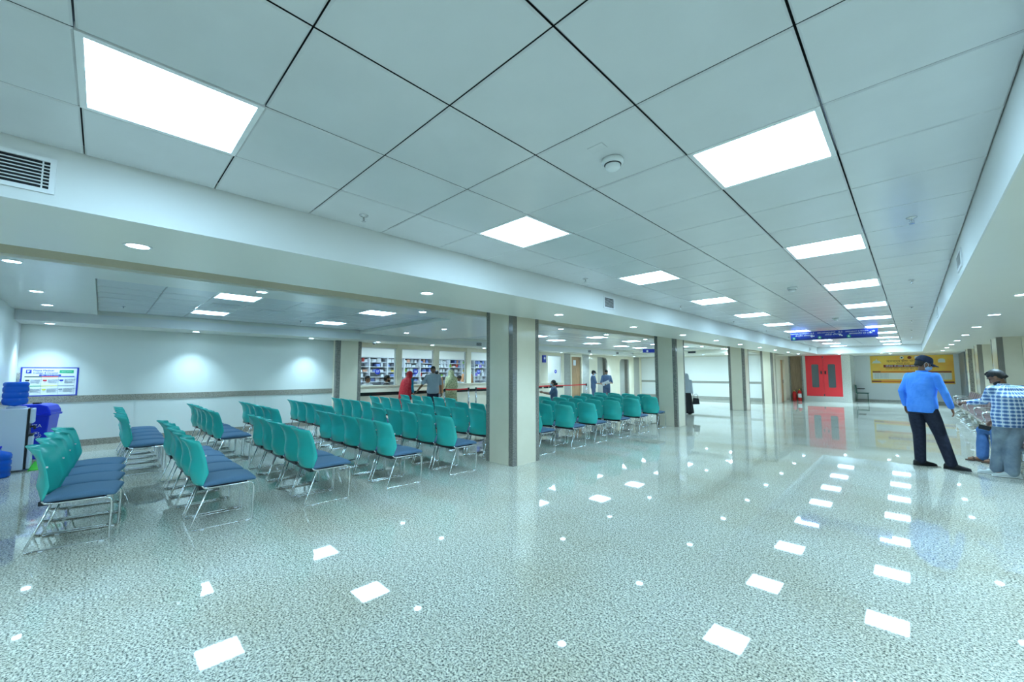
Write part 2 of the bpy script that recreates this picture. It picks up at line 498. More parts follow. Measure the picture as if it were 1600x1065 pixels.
# pharmacy / service wall at x = -12.3
XW = -12.3
def pier(y0, y1, m, z0=0, z1=ZP, x1=-12.27):
    return MB().box(-12.42, x1, y0, y1, z0, z1)
struct('wall_pharmacy', MB().box(-12.42, -12.30, 4.85, 11.5, 2.31, ZP)
       .box(-12.42, -12.27, 6.93, 7.13, 0, ZP).box(-12.42, -12.27, 8.43, 8.64, 0, ZP).box(-12.42, -12.27, 9.93, 10.15, 0, ZP)
       .box(-12.42, -12.27, 11.4, 11.6, 0, ZP).box(-12.42, -12.30, 11.5, 14.0, 2.31, ZP).box(-12.42, -12.27, 12.9, 13.1, 0, ZP)
       .box(-12.42, -12.27, 14.3, 14.85, 0, ZP).box(-12.42, -12.30, 13.0, 16.1, 2.31, ZP).box(-12.42, -12.27, 15.95, 16.12, 0, ZP)
       .box(-12.42, -12.27, 18.3, 19.12, 0, ZP).box(-12.42, -12.27, 20.15, 21.5, 0, ZP).box(-12.42, -12.27, 22.62, 23.2, 0, ZP)
       .box(-12.42, -12.27, 19.1, 20.2, 2.34, ZP).box(-12.42, -12.27, 21.45, 22.65, 2.29, ZP)
       .box(-12.42, -12.27, 16.65, 17.75, 2.30, ZP).box(-12.42, -12.25, 16.62, 16.73, 0, 2.32).box(-12.42, -12.25, 17.57, 17.66, 0, 2.32), 'marble_cream')
struct('wall_counter_sill', MB().box(-12.42, -12.30, 4.85, 11.5, 0, 1.10).box(-12.42, -12.30, 11.5, 16.12, 0, 1.0), 'marble_cream')
struct('wall_service', MB().box(-12.42, -12.265, 16.12, 16.62, 0, ZP).box(-12.42, -12.265, 17.66, 18.30, 0, ZP).box(-12.60, -12.50, 19.0, 22.8, 0, ZP)
       .box(-12.42, -12.25, 23.2, 23.86, 0, ZP), 'granite_grey')
struct('trim_6', MB().box(-12.50, -12.30, 20.02, 20.15, 0, 2.34).box(-12.50, -12.30, 22.48, 22.62, 0, 2.29), 'granite_dark')
struct('wall_service_end', MB().box(-12.42, -12.27, 23.86, 24.2, 0, ZP), 'marble_cream')
# rounded arch spandrels of the two lift openings
def spandrel(yc, z, s):
    pts = [(yc, z), (yc, z - .28)]
    for i in range(0, 9):
        a = PI * .5 * i / 8
        pts.append((yc + s * .28 * (1 - math.cos(a)), z - .28 + .28 * math.sin(a)))
    return MB().prism(pts, 'x', -12.42, -12.27)
struct('trim_7', spandrel(20.15, 2.345, -1), 'marble_cream')
struct('trim_8', spandrel(21.5, 2.295, 1), 'marble_cream')
# far wall of waiting area with dado
struct('wall_far_left', MB().box(-12.4, -5.3, 24.2, 24.35, 0, 2.5), 'wall_white')
struct('trim_9', MB().box(-12.4, -5.3, 24.175, 24.2, 0.90, 1.02), 'granite_grey')
struct('baseboard_far_left', MB().box(-12.4, -5.3, 24.17, 24.2, 0, 0.16), 'granite_grey')
# end of hall
struct('wall_end', MB().box(-2.2, 2.3, 28.5, 28.65, 0, ZS), 'wall_far')
struct('wall_end_return', MB().box(-2.24, -2.18, 26.55, 28.5, 0, ZS), 'granite_pale')
struct('wall_red_doors', MB().box(-4.16, -4.04, 26.5, 26.62, 0, ZS).box(-2.53, -2.18, 26.5, 26.62, 0, ZS).box(-4.04, -2.53, 26.5, 26.62, 0, .265).box(-4.04, -2.53, 26.60, 26.66, 0, ZS), 'granite_pale')
struct('trim_10', MB().box(-4.22, -4.16, 26.44, 26.56, 0, ZS), 'granite_dark')
struct('wall_wood', MB().box(-4.75, -4.22, 26.62, 26.70, 0, ZS), 'panel_wood')
struct('wall_side_passage', MB().box(-4.92, -4.76, 23.4, 24.35, 0, ZS).box(-4.92, -4.76, 25.35, 26.7, 0, ZS).box(-4.92, -4.76, 24.35, 25.35, 2.15, ZS), 'marble_cream')
struct('trim_11', MB().box(-4.77, -4.73, 26.3, 26.6, 0, ZS), 'granite_grey')
# right side wall with projecting pilasters
struct('wall_right', MB().box(2.62, 2.8, YN, 15.7, 0, ZS).box(1.95, 2.8, 15.7, 28.5, 0, ZS), 'marble_cream')
def pilaster(y0, y1, x0, x1=2.7):
    p = empty('wall_pilaster', (0, 0, 0)); bpy.data.objects.remove(p)
    struct('wall_pilaster', MB().box(x0, x1, y0, y1, 0, ZS), 'marble_cream')
    struct('trim_12', MB().box(x0 - .006, x0 + .10, y0 - .006, y0 + .05, 0, ZS).box(x0 - .006, x0 + .05, y1 - .10, y1 + .006, 0, ZS), 'granite_dark')
pilaster(15.75, 16.75, 1.56)
pilaster(19.55, 20.5, 1.53)
pilaster(22.9, 23.8, 1.55)
struct('wall_shutter', MB().box(1.62, 1.95, 25.6, 28.4, 0, ZS), 'shutter_grey')
struct('baseboard_end', MB().box(-2.18, 1.95, 28.48, 28.5, 0, 0.1), 'granite_grey')

# free-standing columns: cream faces with granite corner strips
def column(x0, y0, w, zt, label, ylen=None):
    ylen = ylen or w
    e = empty('column', (x0 + w / 2, y0 + ylen / 2, 0), 0, label, 'column', 'columns between the hall and the waiting area')
    cx, cy = x0 + w / 2, y0 + ylen / 2
    hx, hy = w / 2, ylen / 2
    s = .10; c = .018
    m = MB()
    m.box(-hx + .004, hx - .004, -hy + .004, hy - .004, 0, zt)
    m.build('core', 'granite_dark', e)
    f = MB()
    f.box(-hx + s, hx - s, -hy - .002, -hy + .01, 0, zt).box(-hx + s, hx - s, hy - .01, hy + .002, 0, zt)
    f.box(-hx - .002, -hx + .01, -hy + s, hy - s, 0, zt).box(hx - .01, hx + .002, -hy + s, hy - s, 0, zt)
    f.build('cladding', 'marble_cream', e)
    return e
column(-5.285, 4.71, .655, 2.78, 'cream column with granite corners, largest and nearest, amid the teal chairs')
column(-5.295, 11.26, .62, 2.78, 'cream column with granite corners at the far end of the teal chair rows')
column(-5.29, 17.85, .60, 2.78, 'cream column with granite corners standing alone, third from the camera')
column(-5.30, 22.87, .52, 2.78, 'cream column with granite corners, farthest one, beside the passage doorway')
c5 = empty('column', (-12.14, 5.19, 0), 0, 'cream half column with granite corners engaged in the wall left of the pharmacy windows', 'column')
MB().box(-.15, .135, -.37, .38, 0, ZP).build('cladding', 'marble_cream', c5)
MB().box(.02, .14, -.374, -.25, 0, ZP).box(.02, .14, .28, .384, 0, ZP).build('corner_strip', 'granite_dark', c5)

# ------------------------------------------------------------------ lamps
def panel_proto():
    e = empty('ceiling_light')
    MB().box(-.272, .272, -.272, .272, .004, .02).build('diffuser', 'led_panel', e)
    f = MB()
    f.box(-.296, .296, -.296, -.272, -.001, .03).box(-.296, .296, .272, .296, -.001, .03)
    f.box(-.296, -.272, -.272, .272, -.001, .03).box(.272, .296, -.272, .272, -.001, .03)
    f.build('frame', 'white_metal', e)
    return e
pp = panel_proto(); pt = tree_of(pp); used = [False]
def place(t, used, loc, label, cat, group, rz=0):
    if not used[0]: o = t[0]; used[0] = True
    else: o = copy_from(t)
    o.location = loc; o.rotation_euler = (0, 0, rz)
    return tag(o, label, cat, group)
cnt = {1: 0, 4: 0}
for (i, j) in sorted(hall_lights, key=lambda t: t[1]):
    cnt[i] += 1
    side = 'left' if i == 1 else 'right'
    lab = 'square LED panel in the hall ceiling, %s row, %s counting from behind the camera' % (side, ORD[cnt[i]])
    if ks[j] < -2: 
        lab = 'square LED panel in the hall ceiling behind the camera, %s row, %s' % (side, ORD[cnt[i]])
    else:
        n = (ks[j] + 1) // 4 + 1
        lab = 'square LED panel in the hall ceiling, %s row, %s from the camera' % (side, ORD[n])
    place(pt, used, ((xs[i] + xs[i + 1]) / 2, (ys[j] + ys[j + 1]) / 2, ZC), lab, 'ceiling light', 'LED panels of the hall ceiling')
n = 0
for (xa, ya, r) in left_lights:
    n += 1
    nm = ['', 'first, closest to the hall near the left wall', 'second, under the far edge by the left wall', 'third, nearer the pharmacy', 'fourth, in the far corner by the left wall'][n] if r == 1 else ORD[n - 4] + ' of the inner group before the lift wall'
    place(pt, used, (xa + .3, ya + .3, ZC), 'square LED panel over the waiting area, %s' % nm, 'ceiling light', 'LED panels of the waiting area')

for (x, y, l) in ((-9.3, 20.75, 'first'), (-9.7, 22.2, 'second')):  # added fill panels, hidden behind the columns, to brighten the far wall
    place(pt, used, (x, y, (ZF if y < 21 else ZP) - .032), 'square LED panel near the pale far wall, %s' % l, 'ceiling light', 'LED panels near the pale far wall')
for (x, y, l) in ((-5.95, 20.75, 'third'), (-6.35, 22.2, 'fourth')):
    place(pt, used, (x, y, (ZF if y < 21 else ZP) - .032), 'square LED panel near the pale far wall, %s' % l, 'ceiling light', 'LED panels near the pale far wall')
for o_ in list(bpy.data.objects):
    if o_.get('group') == 'LED panels near the pale far wall':
        for ch in ALLKIDS(o_):
            if ch.name.startswith('diffuser'):
                ch.data = ch.data.copy(); ch.data.materials[0] = MATS['led_bright']
dp = empty('downlight')
MB().lathe([(0, -.003), (.062, -.003), (.062, -.001), (0, -.001)], 24).build('lens', 'led_down', dp)
MB().lathe([(.062, -.005), (.078, -.004), (.080, .0), (.062, .0)], 24, closed=True).build('bezel', 'white_metal', dp, smooth=True)
sl = bpy.data.lights.new('lamp', 'SPOT'); sl.energy = SPOT_W; sl.color = (0.49, 0.78, 1.0); sl.spot_size = R(98); sl.spot_blend = 1.0; sl.shadow_soft_size = .05
slo = bpy.data.objects.new('lamp', sl); col.objects.link(slo); slo.parent = dp; slo.location = (0, 0, -.012)
LAMPS = {}
dt = tree_of(dp); du = [False]
rowL = [(-3.8, y, ZS) for y in (-4.6, -2.24, .128, 2.50, 4.87, 7.215, 9.60, 11.9, 14.1, 16.4, 18.7, 21.1, 23.3)]
rowR = [(.95, y, ZS) for y in (-4.4, -2.1, .25, 2.6, 4.95, 7.29, 9.56, 11.9, 14.27, 16.7, 18.9, 21.2)]
rowE = [(-2.44, 24.9, ZS), (-.93, 24.9, ZS), (-.68, 26.4, ZS), (.95, 24.0, ZS)]
rowW = [(-6.41, y, ZF) for y in (-.70, 1.51, 4.13, 6.3, 8.3, 10.5, 12.98, 15.5, 18.2, 20.9)]
rowN = [(-8.58, -.70, ZF), (-10.2, -.70, ZF), (-10.2, 6.05, ZF), (-8.6, 6.2, ZF)]
rowP = [(-11.79, y, ZP) for y in (-.76, 1.49, 4.03, 6.0, 8.0, 10.4, 12.8, 15.3, 17.8, 20.1, 22.4)] + [(-7.8, 22.3, ZP), (-9.9, 22.3, ZP)]
for nm, row in (('in the left soffit of the hall', rowL), ('in the right soffit of the hall', rowR), ('in the end soffit of the hall', rowE),
                ('in the flat ceiling strip behind the columns', rowW), ('in the flat ceiling across the waiting area', rowN), ('in the border soffit along the left and pharmacy walls', rowP)):
    for i, p in enumerate(row):
        _d = place(dt, du, p, 'round downlight %s, %s from near end' % (nm, ORD[i + 1]), 'downlight', 'downlights ' + nm)
        k_ = 3.2 if 'end soffit' in nm else (1.8 if 'right soffit' in nm else (1.35 if 'border' in nm else (.5 if 'flat ceiling' in nm else 1.0)))
        for ch in ALLKIDS(_d):
            if ch.type == 'LIGHT':
                ch.data = LAMPS.setdefault(k_, ch.data.copy()); ch.data.energy = SPOT_W * k_

# sprinklers, smoke detectors
sp = empty('sprinkler')
MB().lathe([(0, 0), (.034, 0), (.030, -.006), (.010, -.010), (.008, -.022), (0, -.022)], 16).build('escutcheon', 'steel', sp, smooth=True)
m = MB(); m.tube([(.010, 0, -.020), (.013, 0, -.034), (.006, 0, -.048)], .0022, 6).tube([(-.010, 0, -.020), (-.013, 0, -.034), (-.006, 0, -.048)], .0022, 6)
m.tube([(0, 0, -.02), (0, 0, -.046)], .003, 6)
m.build('frame_arms', 'steel', sp)
MB().lathe([(0, -.048), (.017, -.048), (.017, -.0505), (0, -.0505)], 12).build('deflector', 'steel', sp)
stt = tree_of(sp); su = [False]
for i, y in enumerate((1.346, 4.307, 7.32, 10.4, 13.4, 16.4, 19.4)):
    place(stt, su, (-2.925, y, ZC), 'steel fire sprinkler on the left side of the hall ceiling, %s from the camera' % ORD[i + 1], 'sprinkler', 'sprinklers of the hall ceiling')
for i, y in enumerate((1.36, 4.356, 7.34, 10.38, 13.06, 16.1, 19.1)):
    place(stt, su, (.065, y, ZC), 'steel fire sprinkler on the right side of the hall ceiling, %s from the camera' % ORD[i + 1], 'sprinkler', 'sprinklers of the hall ceiling')
place(stt, su, (-10.2, .21, ZC), 'steel fire sprinkler over the waiting area, near the left wall', 'sprinkler', 'sprinklers of the waiting area')
place(stt, su, (-10.1, 3.2, ZC), 'steel fire sprinkler over the waiting area, toward the pharmacy', 'sprinkler', 'sprinklers of the waiting area')
sd = empty('smoke_detector')
MB().lathe([(0, 0), (.058, 0), (.062, -.008), (.060, -.020), (.050, -.030), (0, -.030)], 28).build('base', 'white_plastic', sd, smooth=True)
MB().lathe([(0, -.030), (.040, -.030), (.042, -.036), (.040, -.050), (.030, -.058), (0, -.060)], 28).build('chamber', 'white_plastic', sd, smooth=True)
MB().lathe([(.036, -.029), (.0475, -.029), (.0475, -.0325), (.036, -.0325)], 28, closed=True).build('slot', 'black_plastic', sd)
sdt = tree_of(sd); sdu = [False]
for i, y in enumerate((1.966, 6.82, 11.42, 16.0)):
    place(sdt, sdu, (-1.14, y, ZC), 'white round smoke detector on the hall ceiling, %s from the camera' % ORD[i + 1], 'smoke detector', 'smoke detectors of the hall ceiling')
pl = MB().box(-.045, .045, -.03, .03, -.004, 0).build('cover_plate', 'ceiling_tile', loc=(-1.134, 1.80, ZC), bevel=.003)
tag(pl, 'small pale blanking plate on the ceiling beside the nearest smoke detector', 'cover plate')

# air grilles
def grille(name, yc, zc, x, w, h, nrm, label, vert=False, cat='air vent', group='air vents of the bulkheads'):
    e = empty('air_vent', (x, yc, zc), 0, label, cat, group)
    s = nrm
    b = .022
    def bx(mb, y0, y1, z0, z1, d0, d1):
        a, c = sorted((s * d0, s * d1)); return mb.box(a, c, y0, y1, z0, z1)
    bx(MB(), -w / 2 + b, w / 2 - b, -h / 2 + b, h / 2 - b, .0005, .002).build('backing', 'void_black', e)
    m = MB()
    bx(m, -w / 2, w / 2, h / 2 - b, h / 2, 0, .012); bx(m, -w / 2, w / 2, -h / 2, -h / 2 + b, 0, .012)
    bx(m, -w / 2, -w / 2 + b, -h / 2 + b, h / 2 - b, 0, .012); bx(m, w / 2 - b, w / 2, -h / 2 + b, h / 2 - b, 0, .012)
    m.build('frame', 'white_metal', e)
    m = MB(); n = max(4, int(round((h - 2 * b) / .018)))
    for i in range(1, n):
        z = -h / 2 + b + (h - 2 * b) * i / n
        bx(m, -w / 2 + b, w / 2 - b, z - .0022, z + .0022, .002, .010)
    if vert: bx(m, w / 2 - b - .028, w / 2 - b - .022, -h / 2 + b, h / 2 - b, .002, .006)
    m.build('louvre', 'white_metal', e)
    return e
grille('g', -.53, 2.545, -3.2, .60, .19, 1, 'long white louvred air vent on the left bulkhead, nearest and cut by the photo edge', True)
grille('g', 5.325, 2.555, -3.2, .30, .18, 1, 'small white louvred air vent on the left bulkhead above the nearest column')
grille('g', 22.3, 2.56, -3.2, .30, .18, 1, 'small louvred air vent at the far end of the left bulkhead')
grille('g', 5.42, 2.52, .37, .40, .16, -1, 'white louvred air vent on the right bulkhead, nearer one')
grille('g', 9.9, 2.52, .37, .40, .16, -1, 'white louvred air vent on the right bulkhead, farther one')
for i, (y, l) in enumerate(((9.68, 'left of the nearest column'), (16.85, 'right of the nearest column'), (19.52, 'above the lift openings'))):
    grille('g', y, 2.54, -11.262, .30, .15, 1, 'small grey louvred vent above the service wall, %s' % l)
e = empty('air_vent', (-8.0, 21.29, 2.54), 0, 'grey slot air vent above the pale wall between two columns', 'air vent')
MB().box(-.2, .2, -.01, 0, -.05, .05).build('frame', 'ink_grey', e)
MB().box(-.18, .18, -.014, -.01, -.035, .035).build('louvre', 'void_black', e)
# slot diffusers in the waiting-area ceiling
for (x, y, l) in ((-8.75, 1.48, 'between the two lit panels'), (-8.3, 3.9, 'beside the third lit panel'), (-9.0, 2.3, 'in the middle of the tiles')):
    e = empty('ceiling_diffuser', (x, y, ZC), 0, 'pale square ceiling air diffuser, %s' % l, 'air diffuser', 'ceiling diffusers over the waiting area')
    MB().box(-.2, .2, -.2, .2, -.006, 0).build('plate', 'ceiling_tile', e)
    m = MB()
    for k in range(-2, 3): m.box(-.16, .16, k * .06 - .006, k * .06 + .006, -.008, -.006)
    m.build('slot', 'ink_grey', e)

# ------------------------------------------------------------------ teal chairs
def chair_proto():
    e = empty('waiting_chair')
    W = .225
    rt = .0085
    # sled frame: each side one bent tube
    for s in (-1, 1):
        x = s * W
        P = [(x, .02, rt), (x, .50, rt), (x, .512, .022), (x, .516, .34), (x, .505, .372), (x, .47, .386), (x, .16, .386), (x, .10, .392), (x, .082, .415)]
        m = MB().tube(P, rt, 8)
        m.tube([(x, .06, rt), (x, .012, rt), (x, .004, .018), (x, .012, .04), (x, .132, .38)], rt, 8)
        o = m.build('side_frame', 'chrome', e, smooth=True)
        for y in (.10, .47): MB().box(x - .010, x + .010, y - .014, y + .014, .0, .010).build('glide', 'clip_white', o)
    m = MB().tube([(-W, .46, .380), (W, .46, .380)], .007, 8).tube([(-W, .15, .380), (W, .15, .380)], .007, 8)
    m.build('crossbar', 'chrome', e, smooth=True)
    # seat cushion
    nx, ny = 12, 18
    rs = []
    secs = []
    def zt(y):   # top profile
        t = (y - .08) / .46
        return .446 + .014 * math.sin(PI * min(1, max(0, t))) - .010 * max(0, (t - .75) / .25) ** 2
    ts_ = [0, .012, .03, .055, .085, .13, .2, .3, .4, .5, .6, .7, .8, .87, .915, .945, .97, .988, 1]
    for j in range(ny + 1):
        t = ts_[j]
        y = .075 + .465 * t
        q_ = abs(2 * t - 1)
        e_ = min(1, max(0, (q_ - .88) / .12))
        w = (.234 - .010 * t) - .024 * (1 - (1 - e_ ** 2) ** .5)
        e2_ = min(1, max(0, (q_ - .91) / .09))
        kz = max(.16, (1 - e2_ ** 2) ** .5)
        ring = []
        N = 20
        for a in range(N):
            an = 2 * PI * a / N
            cx = math.copysign(abs(math.cos(an)) ** .55, math.cos(an)) * w
            top = zt(y); bot = .392
            cz = (top + bot) / 2 - .004 * q_ ** 6 + math.copysign(abs(math.sin(an)) ** .5, math.sin(an)) * (top - bot) / 2 * kz
            ring.append((cx, y, cz))
        rs.append(ring)
    MB().rings(rs).build('seat', 'seat_fabric', e, smooth=True)
    MB().box(-.19, .19, .13, .46, .385, .397).build('seat_pan', 'black_plastic', e)
    # back shell, curved both ways with a rolled top
    nu, nv = 14, 16
    front = []; th = .009
    def P(u, v):
        # u -1..1 across, v 0..1 up ; edge profile and centre profile
        def prof(v, pts):
            for i in range(len(pts) - 1):
                if v <= pts[i + 1][0]:
                    t = (v - pts[i][0]) / (pts[i + 1][0] - pts[i][0]); t = t * t * (3 - 2 * t) * .35 + t * .65
                    return [pts[i][k] + (pts[i + 1][k] - pts[i][k]) * t for k in (1, 2)]
            return pts[-1][1:]
        ye, ze = prof(v, [(0, .085, .412), (.28, .125, .535), (.62, .092, .695), (.88, .058, .805), (1, .045, .842)])
        yc, zc = prof(v, [(0, .040, .408), (.24, .000, .52), (.50, .012, .64), (.75, -.012, .76), (.90, -.052, .83), (1, -.088, .868)])
        k = abs(u) ** 1.9
        y = yc + (ye - yc) * k; z = zc + (ze - zc) * k
        w = prof(v, [(0, .226, 0), (.28, .250, 0), (.60, .236, 0), (.86, .228, 0), (1, .224, 0)])[0]
        # rounded upper corners
        if v > .86: w -= .030 * ((v - .86) / .14) ** 2.2
        return Vector((u * w, y, z))
    F = [[P(-1 + 2 * i / nu, j / nv) for i in range(nu + 1)] for j in range(nv + 1)]
    vs = []; fs = []
    def nrm(j, i):
        a = F[min(j + 1, nv)][i] - F[max(j - 1, 0)][i]; b = F[j][min(i + 1, nu)] - F[j][max(i - 1, 0)]
        return b.cross(a).normalized()
    for side in (0, 1):
        for j in range(nv + 1):
            for i in range(nu + 1):
                vs.append(F[j][i] + nrm(j, i) * (th * .5 if side else -th * .5))
    n1 = (nu + 1) * (nv + 1)
    ix = lambda s, j, i: s * n1 + j * (nu + 1) + i
    for j in range(nv):
        for i in range(nu):
            fs.append((ix(0, j, i), ix(0, j, i + 1), ix(0, j + 1, i + 1), ix(0, j + 1, i)))
            fs.append((ix(1, j, i), ix(1, j + 1, i), ix(1, j + 1, i + 1), ix(1, j, i + 1)))
    for i in range(nu):
        fs.append((ix(0, 0, i), ix(1, 0, i), ix(1, 0, i + 1), ix(0, 0, i + 1)))
        fs.append((ix(0, nv, i), ix(0, nv, i + 1), ix(1, nv, i + 1), ix(1, nv, i)))
    for j in range(nv):
        fs.append((ix(0, j, 0), ix(0, j + 1, 0), ix(1, j + 1, 0), ix(1, j, 0)))
        fs.append((ix(0, j, nu), ix(1, j, nu), ix(1, j + 1, nu), ix(0, j + 1, nu)))
    sh = MB().add(vs, fs).build('backrest', 'teal_plastic', e, smooth=True)
    m = MB()
    for s in (-1, 1):
        x = s * .2195
        m.box(x + s * .014 - .003, x + s * .014 + .003, .092, .104, .694, .708)
    m.build('link_socket', 'clip_white', sh)
    MB().box(-.212, .212, .058, .12, .374, .413).build('back_bracket', 'black_plastic', e, bevel=.004)
    return e
cp = chair_proto(); ct = tree_of(cp); cu_ = [False]
def put_row(x_right, y, n, pitch, row, block, yaw=0.0, group='', dx=0):
    for i in range(n):
        x = x_right - .24 - pitch * i + random.uniform(-.006, .006)
        yy = y + random.uniform(-.018, .018)
        a = R(yaw + random.uniform(-1.4, 1.4))
        if yaw:  # rotated row: turn each chair in place
            yy = y + pitch * i * math.tan(R(2.2))
        place(ct, cu_, (x, yy, 0), 'teal chair with blue seat, %s from right, %s row, %s' % (ORD[i + 1], ORD[row], block),
              'chair', group, a)
near = [(-5.31, -.345, 4, -9.5), (-4.92, .65, 5, 0), (-4.92, 1.68, 5, 0), (-4.90, 2.66, 5, 0), (-4.88, 3.64, 5, 0), (-5.37, 4.70, 5, 0), (-4.88, 5.62, 5, 0),
        (-4.84, 6.57, 5, 0), (-4.86, 7.40, 5, 0), (-4.84, 8.42, 5, 0), (-4.84, 9.37, 5, 0), (-4.90, 10.50, 5, 0), (-5.48, 11.35, 4, 0)]
for i, (x, y, n, yw) in enumerate(near):
    put_row(x, y, n, .512, i + 1, 'column side block', yw, 'chairs of the block beside the columns')
far = [(-8.22, .26, 5), (-8.22, 1.36, 5), (-8.2, 2.25, 5), (-8.15, 3.20, 5), (-8.15, 4.25, 5), (-8.18, 5.28, 5), (-8.2, 6.25, 5)]
for i, (x, y, n) in enumerate(far):
    put_row(x, y, n, .545, i + 1, 'left wall block', 0, 'chairs of the block along the left wall')

# ------------------------------------------------------------------ corner by the left wall: cooler, bottles, bin, notice board
e = empty('water_cooler', (-9.90, -.90, 0), 0, 'white floor standing water cooler with black front, in the left corner under a blue bottle', 'water cooler')
MB().box(-.155, .155, -.17, .13, .02, .955).build('cabinet', 'cooler_white', e, bevel=.012)
MB().box(-.150, .150, .13, .155, .03, .950).build('front_panel', 'black_plastic', e, bevel=.004)
MB().box(-.148, .148, .155, .195, .03, .52).build('door', 'cooler_white', e, bevel=.012)
MB().box(-.148, .148, .155, .195, .72, .945).build('upper_front', 'cooler_white', e, bevel=.012)
MB().tube([(-.05, .15, .66), (-.05, .20, .66), (-.05, .205, .62)], .012, 8).tube([(.05, .15, .66), (.05, .20, .66), (.05, .205, .62)], .012, 8).build('tap', 'black_plastic', e)
MB().box(-.12, .12, .10, .2, .53, .55).build('drip_tray', 'black_plastic', e)
MB().lathe([(0, .955), (.10, .955), (.11, .975), (.09, .985), (0, .985)], 24).build('collar', 'cooler_white', e)
def bottle(x, y, z, up, label):
    P = [(0, 0), (.115, 0), (.132, .015), (.134, .05), (.126, .062), (.126, .075), (.135, .088), (.135, .14), (.127, .152), (.127, .165), (.135, .178), (.135, .23), (.127, .242), (.127, .254), (.135, .266), (.135, .31), (.120, .345), (.06, .37), (.028, .385), (.026, .425), (0, .425)]
    if not up: P = [(r, .375 - h) for r, h in P if h < .37][::-1]; P = [(0, 0)] + P if P[0][0] > 0 else P
    o = MB().lathe(P, 32).build('water_bottle', 'water_blue', smooth=True, loc=(x, y, z))
    if up: MB().lathe([(0, .42), (.031, .42), (.031, .445), (0, .445)], 16).build('cap', 'bin_blue', o)
    return tag(o, label, 'water bottle')
bottle(-9.90, -.92, .985, False, 'blue ribbed water bottle upside down on top of the white cooler')
bottle(-9.42, -.985, 0, True, 'blue ribbed water bottle standing on the floor at the left photo edge')
e = empty('waste_bin', (-10.86, -.76, 0), R(-14), 'bright blue wheeled waste bin with hinged lid behind the water cooler', 'waste bin')
def tapered(mb, w0, d0, w1, d1, z0, z1):
    return mb.rings([[(-w0, -d0, z0), (w0, -d0, z0), (w0, d0, z0), (-w0, d0, z0)], [(-w1, -d1, z1), (w1, -d1, z1), (w1, d1, z1), (-w1, d1, z1)]])
tapered(MB(), .16, .17, .215, .225, .03, .78).build('body', 'bin_blue', e, bevel=.02)
tapered(MB(), .235, .245, .240, .250, .765, .80).build('rim', 'bin_blue', e, bevel=.006)
m = MB()
pr = [(-.225, .80), (-.225, .86), (-.19, .93), (-.10, .965), (.10, .965), (.19, .935), (.23, .86), (.24, .80)]
m.prism(pr, 'x', -.225, .225).build('lid', 'bin_blue', e, bevel=.015)
MB().box(-.06, .06, -.04, .04, .965, .985).build('lid_grip', 'void_black', e, bevel=.006)
MB().lathe([(0, -.26), (.085, -.26), (.085, -.22), (0, -.22)], 20, (0, -.15, .085), 'x').build('wheel', 'black_plastic', e)
MB().lathe([(0, .22), (.085, .22), (.085, .26), (0, .26)], 20, (0, -.15, .085), 'x').build('wheel', 'black_plastic', e)
mx = frame((.199, -.0, .60), (0, 1, 0), (0.06, 0, 1))
text('STALIZA', .075, 'sign_white', e, frame((.206, .0, .60), (0, 1, 0), (0.06, 0, 1)))
text('\u2672  \u267B', .11, 'sign_white', e, frame((.196, .0, .44), (0, 1, 0), (0.06, 0, 1)))
g = MB().box(-.44, .44, -.16, .16, 0, .012).build('floor_mat', 'green_mat', loc=(-10.16, -.56, 0), bevel=.004)
tag(g, 'bright green doormat on the floor beside the water cooler', 'mat')

# waste sorting notice on the left wall (plane x = -12.25, text runs along +y)
bd = empty('notice_board', (-12.25, -.72, 1.325), 0, 'white hospital waste notice with blue border on the left wall above the bin', 'notice board')
def rect(par, name, m, y0, y1, z0, z1, d=.012, t=.002):
    return MB().box(d, d + t, y0, y1, z0, z1).build(name, m, par)
MB().box(0, .010, -.385, .385, -.285, .285).build('board', 'ink_blue', bd)
rect(bd, 'sheet', 'sign_white', -.36, .36, -.265, .265, .010)
rect(bd, 'logo', 'ink_blue', -.315, -.245, .165, .235)
m = MB(); m.prism([(-.300, .185), (-.290, .178), (-.262, .215), (-.300, .222)], 'x', .014, .016); m.build('logo_mark', 'sign_white', bd)
fy = lambda y, z, d=.0145: frame((d, y, z), (0, 1, 0), (0, 0, 1))
text('Pitara Medical', .048, 'ink_blue', bd, fy(-.225, .222), align='LEFT')
text('College & Hospital', .043, 'ink_blue', bd, fy(-.225, .172), align='LEFT')
rect(bd, 'green_plate', 'ink_green', .12, .315, .168, .230)
text('WASTE SORTING', .018, 'sign_white', bd, fy(.2175, .199))
rect(bd, 'title_strip', 'ink_blue', -.145, .145, .112, .142)
text('BIO - MEDICAL WASTE', .022, 'sign_white', bd, fy(0, .127))
for (a, b, c) in ((-.33, -.11, 'ink_black'), (-.11, .11, 'ink_red'), (.11, .33, 'ink_blue')): rect(bd, 'colour_bar', c, a, b, .090, .106)
for (a, b, c) in ((-.33, -.11, 'ink_green'), (-.11, .11, 'ink_yellow'), (.11, .33, 'ink_grey')): rect(bd, 'colour_bar', c, a, b, -.092, -.078)
for k in (-.335, -.115, .112, .333): rect(bd, 'rule', 'ink_grey', k, k + .003, -.255, .09)
for (yc, zc, c) in ((-.29, .01, 'ink_black'), (-.065, .01, 'ink_red'), (.155, .01, 'ink_blue'), (-.29, -.17, 'ink_green'), (-.07, -.17, 'ink_yellow'), (.15, -.17, 'ink_grey')):
    o = MB().prism([(yc - .03, zc + .018), (yc - .022, zc + .03), (yc + .022, zc + .03), (yc + .03, zc + .018), (yc + .02, zc + .0), (yc - .02, zc + .0)], 'x', .012, .014).build('bin_symbol', c, bd)
    text('BIN', .016, c, bd, fy(yc, zc - .018))
    t = '\n'.join(['Soiled waste, dressings', 'Gloves and tubing', 'General waste paper', 'Packing material', 'Food and wrappers'])
    text(t, .0165, 'ink_grey', bd, fy(yc + .04, zc), align='LEFT')
